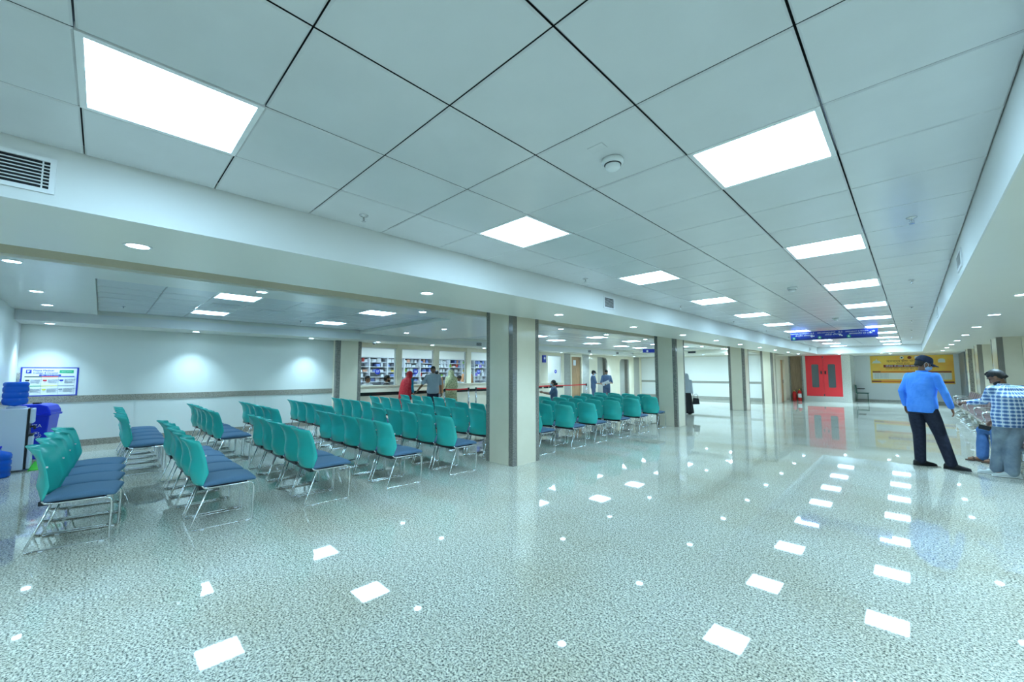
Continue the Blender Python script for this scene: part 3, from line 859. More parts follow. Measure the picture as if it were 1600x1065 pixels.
o = MB().box(0, .03, -1.15, -1.10, 1.38, 1.50).build('wall_socket', 'granite_grey', loc=(-12.25, 0, 0))
tag(o, 'small grey box on the wall in the corner left of the notice', 'wall box')

# ------------------------------------------------------------------ pharmacy windows, counter, room behind
struct('wall_pharmacy_room', MB().box(-15.35, -15.2, 4.8, 16.2, 0, 2.66).box(-15.3, -12.42, 4.7, 4.85, 0, 2.66).box(-15.3, -12.42, 16.15, 16.3, 0, 2.66), 'wall_white')
struct('ceiling_pharmacy', MB().box(-15.3, -12.42, 4.7, 16.3, 2.6, 2.70), 'wall_white')
rp = empty('ceiling_light')
MB().box(-.27, .27, -.27, .27, .0, .02).build('diffuser', 'led_room', rp)
MB().box(-.3, .3, -.3, -.27, -.002, .03).box(-.3, .3, .27, .3, -.002, .03).box(-.3, -.27, -.27, .27, -.002, .03).box(.27, .3, -.27, .27, -.002, .03).build('frame', 'white_metal', rp)
rpt = tree_of(rp); ru = [False]
for i, y in enumerate((6.2, 8.2, 10.2, 13.2, 15.2)):
    place(rpt, ru, (-13.5, y, 2.578), 'square ceiling light inside the pharmacy, %s from its left end' % ORD[i + 1], 'ceiling light', 'ceiling lights inside the pharmacy')
WIN = [(5.60, 6.93, '07', 6.30), (7.13, 8.43, '06', 7.72), (8.64, 9.93, '05', 9.25), (10.15, 11.4, '04', 10.62)]
for i, (a, b, num, yn) in enumerate(WIN):
    o = struct('window_%d' % (i + 1), MB().box(-12.372, -12.366, a, b, 1.10, 2.31), 'glass_clear')
    m = MB().box(-12.40, -12.34, a, a + .03, 1.1, 2.31).box(-12.40, -12.34, b - .03, b, 1.1, 2.31)
    if i == 3 or True: m.box(-12.40, -12.34, a, b, 2.285, 2.31)
    m.build('window_frame', 'white_metal', o)
    e = empty('number_badge', (-12.364, yn, 1.535), 0, 'round dark blue sticker reading %s on the %s pharmacy window' % (num, ORD[i + 1]), 'number sign', 'number stickers on the pharmacy glass')
    MB().lathe([(0, 0), (.092, 0), (.092, .003), (0, .003)], 32, axis='x').build('disc', 'ink_blue', e)
    text(num, .105, 'sign_white', e, frame((.005, 0, 0), (0, 1, 0), (0, 0, 1)))
for i, (a, b) in enumerate(((11.6, 12.9), (13.1, 14.3), (14.85, 15.95))):
    o = struct('window_%d' % (i + 5), MB().box(-12.372, -12.366, a, b, 1.0, 2.31), 'glass_clear')
    MB().box(-12.40, -12.34, a, a + .03, 1.0, 2.31).box(-12.40, -12.34, b - .03, b, 1.0, 2.31).box(-12.40, -12.34, a, b, 2.285, 2.31).build('window_frame', 'white_metal', o)
e = empty('number_badge', (-12.364, 15.55, 1.55), 0, 'round dark blue sticker on the glass of the service window left of the wooden door', 'number sign')
MB().lathe([(0, 0), (.09, 0), (.09, .003), (0, .003)], 32, axis='x').build('disc', 'ink_blue', e)
text('01', .10, 'sign_white', e, frame((.005, 0, 0), (0, 1, 0), (0, 0, 1)))
e = empty('counter', (-12.3, 8.5, 0), 0, 'long cream service counter with black band under the pharmacy windows', 'counter')
MB().box(.036, .16, -2.90, 2.90, .88, 1.07).box(.036, .10, -2.90, 2.90, 0, .77).build('front_panel', 'marble_cream', e)
MB().box(.036, .115, -2.90, 2.90, .77, .88).build('band', 'counter_band', e)
MB().box(.036, .18, -2.90, 2.90, 1.07, 1.105).build('worktop', 'marble_cream', e)
e = empty('counter', (-12.3, 13.8, 0), 0, 'cream service counter under the farther windows, right of the nearest column', 'counter')
MB().box(.036, .10, -2.2, 2.15, .88, .99).box(.036, .08, -2.2, 2.15, 0, .77).build('front_panel', 'marble_cream', e)
for k, (a, b) in enumerate(((-2.2, .55), (.75, 1.0), (1.15, 1.45), (1.6, 2.15))):
    MB().box(.036, .09, a, b, .77, .88).build('band', 'counter_band', e)
MB().box(.036, .12, -2.2, 2.15, .99, 1.02).build('worktop', 'marble_cream', e)

# shelving with medicine boxes
sh = empty('shelf_unit', (-14.85, 8.1, 0), 0, 'long white medicine shelving behind the pharmacy glass', 'shelving')
SB = [-3.2 + .74 * k for k in range(0, 12)]
for k in SB: MB().box(-.25, .25, k - .02, k + .02, 0, 2.08).build('upright', 'white_gloss', sh)
LV = [.45, .80, 1.15, 1.33, 1.52, 1.72, 1.90]
for z in LV + [2.08]: MB().box(-.24, .235 if z in (1.72, 1.33, 2.08, .8) else .15, -3.2, 4.94, z - .012, z + .012).build('shelf', 'white_gloss', sh)
MB().box(-.26, -.245, -3.2, 4.94, 0, 2.6).build('back_panel', 'box_grey', sh)
MB().box(-.24, .25, -3.2, 4.94, 2.095, 2.6).build('header_panel', 'wall_white', sh)
random.seed(11)
protos = {}
def boxproto(mn):
    if mn in protos: return protos[mn]
    me = MB().box(-.5, .5, -.5, .5, 0, 1).mesh('carton', mn)
    protos[mn] = me; return me
nb = 0
cols = ['box_white'] * 16 + ['box_blue'] * 7 + ['box_violet', 'box_grey', 'box_grey', 'box_grey', 'box_peach', 'box_peach', 'box_green', 'box_red', 'box_yellow']
cname = dict(box_white='white', box_blue='pale blue', box_violet='violet', box_grey='grey', box_peach='peach', box_green='green', box_red='red', box_yellow='yellow')
for bi in range(11):
    for z in LV[2:]:
        kk = 0
        nxt = {1.15: 1.33, 1.33: 1.52, 1.52: 1.72, 1.72: 1.90, 1.90: 2.08}[z]
        y = SB[bi] + .04
        while y < SB[bi + 1] - .10 and nb < 270:
            w = random.uniform(.07, .19)
            if y + w > SB[bi + 1] - .03: w = SB[bi + 1] - .03 - y
            if w < .06: break
            if random.random() < .84:
                h = min(nxt - z - .035, random.uniform(.07, .16))
                c = random.choice(cols)
                if z >= 1.15:
                    o = bpy.data.objects.new('medicine_box', boxproto(c)); col.objects.link(o)
                    o.location = (-14.85 - .03 + random.uniform(-.02, .0), 8.1 + y + w / 2, z + .0125)
                    o.scale = (.30, w * .94, h)
                    kk += 1; tag(o, '%s carton, %s from left, %s shelf from top, %s shelving bay' % (cname[c], ORD[kk], ORD[7 - LV.index(z)], ORD[bi + 1]), 'box', 'medicine cartons on the pharmacy shelves')
                    nb += 1
            y += w + random.uniform(.005, .04)
random.seed(5)

# wooden door, notices
d = struct('door_1', MB().box(-12.40, -12.355, 16.73, 17.57, 0, 2.30), 'door_wood')
MB().tube([(-12.355, 17.48, 1.02), (-12.31, 17.48, 1.02), (-12.31, 17.38, 1.02)], .011, 8).build('door_handle', 'steel', d)
o = MB().box(-12.355, -12.350, 17.0, 17.22, 1.86, 2.14).build('paper_notice', 'paper'); tag(o, 'white paper sheet taped to the upper part of the wooden door', 'notice')
o = MB().box(-12.27, -12.262, 18.42, 18.72, 1.18, 1.46).build('paper_notice', 'paper'); tag(o, 'white notice on the cream wall behind the capped man', 'notice')
d = struct('door_2', MB().box(-4.90, -4.86, 24.35, 25.35, 0, 2.15), 'door_wood')
MB().box(-4.86, -4.83, 25.22, 25.28, .95, 1.12).build('door_handle', 'steel', d)

# red fire doors
def leaf(n, x0, x1, hs):
    d = tag(bpy.data.objects.new('door_%d' % n, MB().box(x0, x1, 26.50, 26.545, .27, 2.385).mesh('door', 'door_red')), kind='structure')
    col.objects.link(d)
    xc = (x0 + x1) / 2 + hs * .03
    pts = []
    w, z0, z1, r = .15, .72, 1.93, .06
    for cx, cz, a0 in ((xc + w - r, z1 - r, 0), (xc - w + r, z1 - r, 90), (xc - w + r, z0 + r, 180), (xc + w - r, z0 + r, 270)):
        for k in range(5):
            a = R(a0 + 90 * k / 4); pts.append((cx + r * math.cos(a), cz + r * math.sin(a)))
    MB().prism(pts, 'y', 26.494, 26.50).build('vision_panel', 'glass_dark', d)
    hx = x1 - .085 if hs > 0 else x0 + .085
    MB().box(hx - .03, hx + .03, 26.47, 26.50, 1.42, 1.58).build('door_handle', 'black_plastic', d, bevel=.006)
    for z in (.33, 2.30):
        MB().box((x1 if hs > 0 else x0) - .02, (x1 if hs > 0 else x0) + .02, 26.485, 26.5, z - .04, z + .04).build('bolt', 'steel', d)
leaf(3, -4.035, -3.288, 1)
leaf(4, -3.282, -2.535, -1)
def extinguisher(x, y, h, label):
    e = empty('fire_extinguisher', (x, y, 0), R(10), label, 'fire extinguisher')
    r = .085
    MB().lathe([(0, 0), (r * .92, 0), (r, .02), (r, h * .68), (r * .8, h * .76), (.03, h * .80), (.028, h * .84), (0, h * .84)], 24).build('cylinder', 'red_paint', e, smooth=True)
    MB().lathe([(0, h * .83), (.03, h * .83), (.03, h * .90), (0, h * .90)], 12).build('valve', 'box_yellow', e)
    MB().tube([(0, -.01, h * .90), (.05, -.01, h * .94), (.11, -.01, h * .96)], .008, 6).tube([(0, -.01, h * .88), (.10, -.01, h * .89)], .007, 6).build('handle', 'black_plastic', e)
    MB().tube([(.02, 0, h * .87), (.09, 0, h * .86), (.115, 0, h * .70), (.105, -.02, h * .30)], .010, 8).build('hose', 'black_plastic', e, smooth=True)
    MB().lathe([(r + .0005, h * .25), (r + .001, h * .25), (r + .001, h * .55), (r + .0005, h * .55)], 24).build('label_band', 'sign_white' if h > .6 else 'red_paint', e)
extinguisher(-4.56, 26.32, .60, 'red fire extinguisher with yellow valve, left one of the pair beside the red doors')
extinguisher(-4.33, 26.32, .68, 'red fire extinguisher with white label, right one of the pair beside the red doors')

# far poster
po = empty('wall_poster', (-.04, 28.49, 1.66), 0, 'large yellow and orange printed banner on the far end wall', 'poster')
def pr_(name, m, x0, x1, z0, z1, d=.014, t=.003): return MB().box(x0, x1, -d - t, -d, z0, z1).build(name, m, po)
MB().box(-1.49, 1.49, -.012, 0, -.71, .70).build('panel', 'poster_yellow', po)
fx = lambda x, z, d=.020: frame((x, -d, z), (1, 0, 0), (0, 0, 1))
pr_('heading_bar', 'poster_maroon', -.98, .86, .10, .235)
pr_('heading_bar', 'poster_maroon', -1.42, -1.10, -.16, -.09)
pr_('heading_bar', 'poster_orange', -1.09, .60, -.16, -.09)
pr_('heading_bar', 'poster_maroon', .62, 1.40, -.16, -.09)
pr_('text_panel', 'poster_pale', -1.42, 1.40, -.50, -.175)
pr_('footer_bar', 'poster_maroon', -1.47, -1.10, -.66, -.58)
pr_('footer_bar', 'poster_orange', -1.10, .90, -.66, -.58)
pr_('footer_bar', 'poster_maroon', .90, 1.47, -.66, -.58)
text('\u0938\u094d\u0935\u093e\u0938\u094d\u0925\u094d\u092f \u092c\u0940\u092e\u093e \u092f\u094b\u091c\u0928\u093e', .15, 'poster_maroon', po, fx(-.25, .42))
text('\u0938\u0930\u0915\u093e\u0930\u0940 \u092f\u094b\u091c\u0928\u093e', .09, 'poster_maroon', po, fx(-.25, .30))
text('\u092f\u094b\u091c\u0928\u093e \u0915\u0947 \u0924\u0939\u0924', .12, 'sign_white', po, fx(-.58, .168))
text('\u092a\u094d\u0930\u0926\u0947\u0936 \u0935\u093e\u0938\u093f\u092f\u094b\u0902 \u0915\u094b \u0928\u093f\u0936\u0941\u0932\u094d\u0915', .10, 'sign_white', po, fx(.25, .168))
text('\u0935\u093e\u0930\u094d\u0937\u093f\u0915 \u092a\u0930\u093f\u0935\u093e\u0930 \u0938\u094d\u0935\u093e\u0938\u094d\u0925\u094d\u092f \u092c\u0940\u092e\u093e \u0915\u0935\u0930 \u0915\u0940 \u0938\u0941\u0935\u093f\u0927\u093e', .095, 'poster_maroon', po, fx(-.1, .03))
for k, z in enumerate((-.235, -.305, -.375, -.445)):
    text('\u0938\u094d\u0935\u093e\u0938\u094d\u0925\u094d\u092f \u0938\u0947\u0935\u093e\u090f\u0902 \u0909\u092a\u0932\u092c\u094d\u0927 \u0939\u0948\u0902', .055, 'ink_grey', po, fx(-1.35, z), align='LEFT')
    text('\u0905\u0938\u094d\u092a\u0924\u093e\u0932 \u092e\u0947\u0902 \u092a\u0902\u091c\u0940\u0915\u0930\u0923 \u0915\u0930\u0935\u093e\u090f\u0902', .055, 'ink_grey', po, fx(.55, z), align='LEFT')
MB().prism([(-1.43, .32), (-1.36, .44), (-1.28, .46), (-1.24, .56), (-1.20, .46), (-1.12, .44), (-1.05, .32)], 'y', -.018, -.014).build('building_emblem', 'poster_pale', po)
for x, c in ((-.28, 'poster_pale'), (0.0, 'poster_maroon'), (.25, 'poster_pale')):
    MB().lathe([(0, -.018), (.075, -.018), (.075, -.014), (0, -.014)], 24, (x, 0, .59), 'y').build('round_emblem', c, po)
MB().lathe([(0, -.020), (.03, -.020), (.03, -.018), (0, -.018)], 12, (-.28, 0, .59), 'y').build('emblem_dot', 'ink_black', po)
MB().prism([(.98, .33), (1.22, .33), (1.22, .46), (1.15, .52), (1.05, .52), (.98, .46)], 'y', -.018, -.014).build('round_emblem', 'poster_pale', po)

# hanging direction sign
hs = empty('hanging_sign', (-1.51, 14.1, 2.545), 0, 'long dark blue direction sign hanging from the hall ceiling', 'sign')
MB().box(-.945, .945, -.02, .02, -.118, .118).build('panel', 'sign_blue', hs, bevel=.003)
MB().box(-.94, .94, -.0215, -.0205, -.118, -.070).build('lower_band', 'sign_blue_dark', hs)
MB().tube([(-.7, 0, .118), (-.7, 0, .165)], .005, 6).tube([(.7, 0, .118), (.7, 0, .165)], .005, 6).build('hanger', 'steel', hs)
fs = lambda x, z, d=.0225: frame((x, -d, z), (1, 0, 0), (0, 0, 1))
text('CENTRAL PHARMACY', .046, 'sign_white', hs, fs(-.72, .065))
text('\u0915\u0947\u0928\u094d\u0926\u094d\u0930\u0940\u092f \u0905\u094c\u0937\u0927\u093e\u0932\u092f', .058, 'sign_white', hs, fs(-.63, .005))
text('B-2', .060, 'sign_white', hs, fs(-.435, .062))
text('OPD DEPARTMENT', .046, 'sign_white', hs, fs(-.12, .065))
text('\u0913\u092a\u0940\u0921\u0940 \u0935\u093f\u092d\u093e\u0917', .058, 'sign_white', hs, fs(.0, .003))
text('B-2', .060, 'sign_white', hs, fs(.19, .062))
text('EMERGENCY & TRAUMA', .043, 'sign_white', hs, fs(.53, .062))
text('\u0906\u092a\u093e\u0924\u0915\u093e\u0932\u0940\u0928 \u090f\u0935\u0902 \u091f\u094d\u0930\u0949\u092e\u093e', .056, 'sign_white', hs, fs(.60, .0))
def arrow(par, x, z, ang, s=.05):
    P = [(-1, 0), (-.1, .8), (-.1, .3), (1, .3), (1, -.3), (-.1, -.3), (-.1, -.8)]
    c, q = math.cos(R(ang)), math.sin(R(ang))
    MB().prism([(x + s * (a * c - b * q), z + s * (a * q + b * c)) for a, b in P], 'y', -.0235, -.0215).build('arrow', 'sign_white', par)
arrow(hs, -.435, -.015, 0); arrow(hs, .19, -.015, -35); arrow(hs, .86, .045, 180, .035); arrow(hs, .80, .01, 90, .03)
for x in (-.87, -.27, .36):
    MB().lathe([(0, -.0235), (.043, -.0235), (.043, -.0215), (0, -.0215)], 24, (x, 0, -.062), 'y').build('green_disc', 'sign_green', hs)
    MB().prism([(x - .022, -.078), (x + .022, -.078), (x + .012, -.05), (x, -.036), (x - .012, -.05)], 'y', -.0250, -.0236).build('pictogram', 'sign_white', hs)
h2 = empty('hanging_sign', (-8.6, 18.2, 2.52), R(45), 'small blue direction sign seen beside the column past the chair rows', 'sign')
MB().box(-.50, .50, -.02, .02, -.085, .085).build('panel', 'sign_blue', h2)
MB().lathe([(0, -.0235), (.05, -.0235), (.05, -.0215), (0, -.0215)], 20, (-.30, 0, -.02), 'y').build('pictogram', 'sign_white', h2); MB().tube([(-.3, 0, .08), (-.3, 0, .185)], .005, 6).tube([(.3, 0, .08), (.3, 0, .185)], .005, 6).build('hanger', 'steel', h2)
h3 = empty('wall_sign', (-12.22, 14.55, 2.14), 0, 'small dark blue sign on the pier left of the service window', 'sign')
MB().box(-.06, 0.01, -.11, .11, -.17, .17).build('panel', 'sign_blue', h3)
MB().lathe([(0, .01), (.06, .01), (.06, .013), (0, .013)], 20, (0, 0, .03), 'x').build('pictogram', 'sign_white', h3)
o = empty('security_camera', (-11.95, 5.95, ZP), 0, 'small dome security camera under the soffit left of the first pharmacy window', 'security camera')
MB().lathe([(0, 0), (.06, 0), (.06, -.03), (0, -.03)], 20).build('base', 'white_plastic', o)
MB().ell((0, 0, -.03), (.048, .048, .045)).build('dome', 'glass_dark', o, smooth=True)

# queue barriers
def post(x, y, label):
    e = empty('queue_post', (x, y, 0), 0, label, 'queue barrier', 'queue posts before the counters')
    MB().lathe([(0, 0), (.16, 0), (.16, .012), (.05, .03), (.028, .04), (0, .04)], 24).build('base', 'steel', e, smooth=True)
    MB().lathe([(0, .03), (.028, .03), (.028, .88), (0, .88)], 16).build('pole', 'steel', e, smooth=True)
    MB().lathe([(0, .87), (.034, .87), (.034, .97), (0, .97)], 16).build('head', 'black_plastic', e)
post(-11.2, 8.12, 'steel queue post between the man and the woman in the flowered shawl')
post(-11.2, 9.16, 'steel queue post right of the woman in the flowered shawl, left of a close pair')
post(-11.2, 9.50, 'steel queue post right of the shawl woman, right of a close pair')
post(-11.2, 13.75, 'steel queue post left of the seated woman in grey blue')
post(-11.2, 16.45, 'steel queue post behind the capped man')
post(-11.2, 11.5, 'steel queue post hidden near the column')
def belt(y0, y1, label, z=.93, x=-11.2):
    n = 8
    m = MB()
    rs = []
    for i in range(n + 1):
        t = i / n; y = y0 + (y1 - y0) * t; s = -.012 * 4 * t * (1 - t)
        rs.append([(x - .002, y, z - .024 + s), (x + .002, y, z - .024 + s), (x + .002, y, z + .024 + s), (x - .002, y, z + .024 + s)])
    o = m.rings(rs).build('barrier_belt', 'red_belt'); tag(o, label, 'barrier belt', 'red belts of the queue barriers')
belt(8.155, 9.125, 'red belt stretched in front of the flowered shawl')
belt(9.535, 11.465, 'red belt running behind the left side of the nearest column')
belt(11.535, 13.715, 'red belt emerging right of the nearest column')
belt(13.785, 16.415, 'red belt between the seated woman and the capped man')

# far arm chair
e = empty('armchair', (-1.88, 27.85, 0), 0, 'dark green chair with armrests against the far wall beside the red doors', 'chair')
MB().box(-.22, .26, -.22, .22, .42, .46).build('seat', 'dark_green', e, bevel=.01)
MB().prism([(-.24, .44), (-.20, .44), (-.23, .86), (-.27, .86)], 'y', -.22, .22).build('backrest', 'dark_green', e)
for s in (-1, 1):
    MB().tube([(.22, s * .24, .01), (.22, s * .24, .42), (-.20, s * .24, .42), (-.24, s * .24, .01)], .011, 6).build('leg', 'dark_green', e)
    MB().tube([(.10, s * .25, .66), (-.20, s * .25, .66)], .020, 6).build('armrest', 'black_plastic', e)

# ------------------------------------------------------------------ row of airport benches on the right
def bench_proto():
    e = empty('waiting_bench')       # seats face -x, length along y 0..1.72
    L = 1.70; p = L / 3
    for k in range(3):
        y0, y1 = k * p + .03, (k + 1) * p - .02
        prof = [(-.01, .400), (.02, .425), (.16, .420), (.34, .405), (.42, .415), (.455, .47), (.50, .60), (.56, .80), (.575, .83)]
        up = [(x, z + .012) for x, z in prof[:5]] + [(x - .014, z + .004) for x, z in prof[5:]]
        poly = prof + up[::-1]
        MB().prism(prof + up[::-1], 'y', y0, y1).build('seat_shell', 'steel', e)
        # padded slats seat and back
        m = MB()
        m.prism([(.02, .435), (.03, .450), (.18, .448), (.37, .432), (.39, .420), (.36, .415), (.04, .430)], 'y', y0 + .02, y1 - .02)
        m.build('seat_pad', 'bench_mauve', e)
        m = MB(); m.prism([(.452, .50), (.435, .505), (.470, .66), (.525, .81), (.545, .81), (.49, .66)], 'y', y0 + .02, y1 - .02)
        m.build('back_pad', 'bench_mauve', e)
    for k in (0, 3):
        y = k * p + (.02 if k == 0 else -.02)
        MB().tube([(.50, y, .62), (.40, y, .635), (.10, y, .635), (.035, y, .62), (.015, y, .585), (.03, y, .55), (.05, y, .44), (.06, y, .36), (.20, y, .34)], .014, 8).build('armrest', 'chrome', e, smooth=True)
    MB().box(.16, .22, .0, L, .33, .385).build('beam', 'steel', e, bevel=.006)
    for y in (.20, L - .20):
        m = MB().tube([(-.04, y, .02), (.02, y, .045), (.19, y, .10), (.36, y, .045), (.44, y, .02)], [.014, .02, .026, .02, .014], 8)
        m.tube([(.19, y, .09), (.19, y, .34)], .026, 10)
        m.build('leg', 'chrome', e, smooth=True)
    return e
bp = bench_proto()
for ch in ALLKIDS(bp): ch.data.transform(Matrix.Diagonal((.84, 1, 1, 1)))
bt_ = tree_of(bp); bu = [False]
for i in range(8):
    place(bt_, bu, (1.04, 8.42 + 1.74 * i, 0), 'three seat steel waiting bench with mauve pads along the right wall, %s from the camera' % ORD[i + 1], 'bench', 'benches along the right wall')

# ------------------------------------------------------------------ people
def bake(o, vox, smooth=3):
    r = o.modifiers.new('r', 'REMESH'); r.mode = 'VOXEL'; r.voxel_size = vox; r.use_smooth_shade = True
    s = o.modifiers.new('s', 'SMOOTH'); s.iterations = smooth; s.factor = .5
    dg = bpy.context.evaluated_depsgraph_get()
    me = bpy.data.meshes.new_from_object(o.evaluated_get(dg))
    m0 = o.data.materials[0] if o.data.materials else None
    o.modifiers.clear()
    o.data = me
    if m0 and not me.materials: me.materials.append(m0)
    for p in me.polygons: p.use_smooth = True
    return o
def V(*a): return Vector(a)
def rz(v, a):
    return Vector((v[0] * math.cos(a) - v[1] * math.sin(a), v[0] * math.sin(a) + v[1] * math.cos(a), v[2]))
def oval(c, w, d, yaw, n=20, tilt=0.0, pw=.85):
    out = []
    for a in range(n):
        an = 2 * PI * a / n
        x = math.copysign(abs(math.cos(an)) ** pw, math.cos(an)) * w
        y = math.copysign(abs(math.sin(an)) ** pw, math.sin(an)) * d
        v = rz((x, y, y * math.tan(tilt)), yaw)
        out.append(Vector(c) + v)
    return out
def hand(mb, wrist, d, palm_n, side, s=1.0, curl=.5):
    """palm plus four fingers and a thumb; d = pointing direction, palm_n = palm normal"""
    d = d.normalized(); pn = (palm_n - d * palm_n.dot(d)).normalized(); lat = d.cross(pn).normalized() * side
    c = wrist + d * .045 * s
    rs = []
    for t, w, h in ((0, .022, .016), (.3, .034, .016), (.7, .040, .014), (1, .038, .011)):
        q = wrist + d * (.095 * s * t)
        rs.append([q + lat * (math.cos(2 * PI * a / 12) * w * s) + pn * (math.sin(2 * PI * a / 12) * h * s) for a in range(12)])
    mb.rings(rs)
    for k, (off, ln) in enumerate(((.030, .072), (.010, .080), (-.010, .074), (-.029, .058))):
        b = wrist + d * .088 * s + lat * off * s
        pts = [b]; dd = d.copy(); 
        for j, f in enumerate((.45, .32, .25)):
            ang = curl * (.5 + .4 * j)
            dd = (dd * math.cos(ang) + pn * math.sin(ang)).normalized()
            pts.append(pts[-1] + dd * ln * f * s)
        mb.tube(pts, [.0092 * s, .0088 * s, .0080 * s, .0066 * s], 8)
    b = wrist + d * .028 * s + lat * .030 * s
    t1 = (d * .65 + lat * .65 + pn * .35).normalized()
    mb.tube([b, b + t1 * .034 * s, b + t1 * .034 * s + (d * .85 + pn * .35 + lat * .2).normalized() * .032 * s], [.0125 * s, .0105 * s, .0085 * s], 8)
def limb(mb, pts, rad, n=14):
    mb.tube(pts, rad, n)
    for p, r in zip(pts, rad): mb.ell(p, (r, r, r), 12, 8)
def person(name_label, loc, yaw=0, H=1.72, near=False, skin='skin_brown', top='cloth_polo', bottom='cloth_navy', shoe='shoe_black', sleeve='long',
           tyaw=0, hyaw=0, lean=V(0, 0, 0), headyaw=0, nod=0, J=None, hair='short', mask=False, cap=None, beard=False, collar=None, loose=1.0, width=1.0,
           legs=True, skirt=None, shawl=None, female=False, bagmat=None, seated=False, group=None, curlL=.5, curlR=.5, face=True, palmL=None, palmR=None, shirt_len=0.0, belly=0.0):
    J = J or {}
    s = H / 1.72
    e = empty('person', loc, R(yaw), name_label, 'person', group)
    ty, hy_, hdy = R(tyaw), R(hyaw), R(headyaw)
    g = lambda k, d: Vector(J[k]) if k in J else Vector(d) * s
    pel = g('pelvis', (0, 0, .94)); 
    up = (V(0, 0, 1) + lean).normalized()
    waist = J.get('waist') and Vector(J['waist']) or pel + (V(0, 0, .16) + lean * .10) * s
    chest = J.get('chest') and Vector(J['chest']) or pel + (V(0, 0, .36) + lean * .36) * s
    shc = J.get('shc') and Vector(J['shc']) or pel + (V(0, 0, .485) + lean * .50) * s
    nb_ = J.get('neckb') and Vector(J['neckb']) or pel + (V(0, 0, .54) + lean * .56) * s
    hd = J.get('head') and Vector(J['head']) or pel + (V(0, 0, .668) + lean * .74) * s + rz((0, .025 * s, 0), hdy)
    sw = .175 * s * width
    shR = g('shR', (0, 0, 0)) if 'shR' in J else shc + rz((sw, 0, -.018 * s), ty)
    shL = g('shL', (0, 0, 0)) if 'shL' in J else shc + rz((-sw, 0, -.018 * s), ty)
    elR = J.get('elR') and Vector(J['elR']) or shR + rz((.05, -.02, -.29), ty) * s
    elL = J.get('elL') and Vector(J['elL']) or shL + rz((-.05, -.02, -.29), ty) * s
    wrR = J.get('wrR') and Vector(J['wrR']) or elR + rz((.01, .07, -.24), ty) * s
    wrL = J.get('wrL') and Vector(J['wrL']) or elL + rz((-.01, .07, -.24), ty) * s
    hpR = J.get('hpR') and Vector(J['hpR']) or pel + rz((.09, 0, -.04), hy_) * s
    hpL = J.get('hpL') and Vector(J['hpL']) or pel + rz((-.09, 0, -.04), hy_) * s
    anR = g('anR', (.10, 0, .075)); anL = g('anL', (-.10, 0, .075))
    knR = J.get('knR') and Vector(J['knR']) or (hpR + anR) / 2 + rz((0, .02, 0.01), hy_)
    knL = J.get('knL') and Vector(J['knL']) or (hpL + anL) / 2 + rz((0, .02, 0.01), hy_)
    toR = J.get('toR') and Vector(J['toR']) or rz((.12, .9, 0), hy_); toL = J.get('toL') and Vector(J['toL']) or rz((-.12, .9, 0), hy_)
    w = width * s
    # ---- body, one continuous surface
    b = MB()
    def torso(mb, k=0.0, z0=0, dome=True, neck=True, kk=1.0):
        rs = [oval(pel + V(0, 0, -.10 * s - z0), (.150 * w + k) * kk, (.100 * s + k + belly * .3) * kk, hy_), oval(pel, .165 * w + k, .112 * s + k + belly * .6, hy_),
              oval(waist, .150 * w + k, .105 * s + k + belly, (hy_ + ty) / 2), oval(chest, .170 * w + k, .118 * s + k + belly * .3, ty),
              oval(shc + V(0, 0, -.03 * s), .176 * w + k, .098 * s + k, ty), oval(shc + V(0, 0, .030 * s), .138 * w + k, .078 * s + k * .8, ty), oval(shc + V(0, 0, .048 * s), .090 * w + k, .066 * s + k * .8, ty), oval(nb_, .062 * s + k * .7, .060 * s + k * .7, ty)]
        mb.rings(rs)
    torso(b)
    b.tube([nb_ - V(0, 0, .02), nb_ + (hd - nb_) * .55], [.056 * s, .052 * s], 14)
    hr = Matrix.Rotation(hdy, 3, 'Z') @ Matrix.Rotation(-R(nod), 3, 'X')
    hp = lambda x, y, z: hd + hr @ (V(x, y, z) * s)
    b.ell(hp(0, -.012, .025), (.076 * s, .094 * s, .090 * s), 20, 14, hr)
    b.ell(hp(0, .022, -.035), (.060 * s, .070 * s, .078 * s), 18, 12, hr)
    b.ell(hp(0, .055, -.082), (.026 * s, .022 * s, .022 * s), 10, 8, hr)
    b.tube([hp(0, .082, .015), hp(0, .100, -.018), hp(0, .104, -.030), hp(0, .088, -.040)], [.008 * s, .012 * s, .015 * s, .010 * s], 10)
    b.ell(hp(0, .086, -.060), (.024 * s, .010 * s, .006 * s), 10, 6, hr); b.ell(hp(0, .084, -.070), (.020 * s, .010 * s, .007 * s), 10, 6, hr)
    for sx in (-1, 1):
        b.ell(hp(sx * .077, -.005, -.010), (.010 * s, .020 * s, .032 * s), 10, 8, hr)
        b.ell(hp(sx * .040, .060, -.022), (.020 * s, .018 * s, .018 * s), 8, 6, hr)
        b.ell(hp(sx * .030, .074, .030), (.024 * s, .010 * s, .008 * s), 8, 6, hr)
    for sh_, el, wr, side, cu, pm in ((shR, elR, wrR, 1, curlR, palmR), (shL, elL, wrL, -1, curlL, palmL)):
        limb(b, [sh_ - V(0, 0, .006 * s), (sh_ + el) / 2, el, (el + wr) / 2, wr], [.044 * s, .043 * s, .037 * s, .034 * s, .024 * s])
        pn = Vector(pm) if pm else (chest - wr)
        if pm is None: pn.z = 0
        hand(b, wr, (wr - el), pn, side, s, cu)
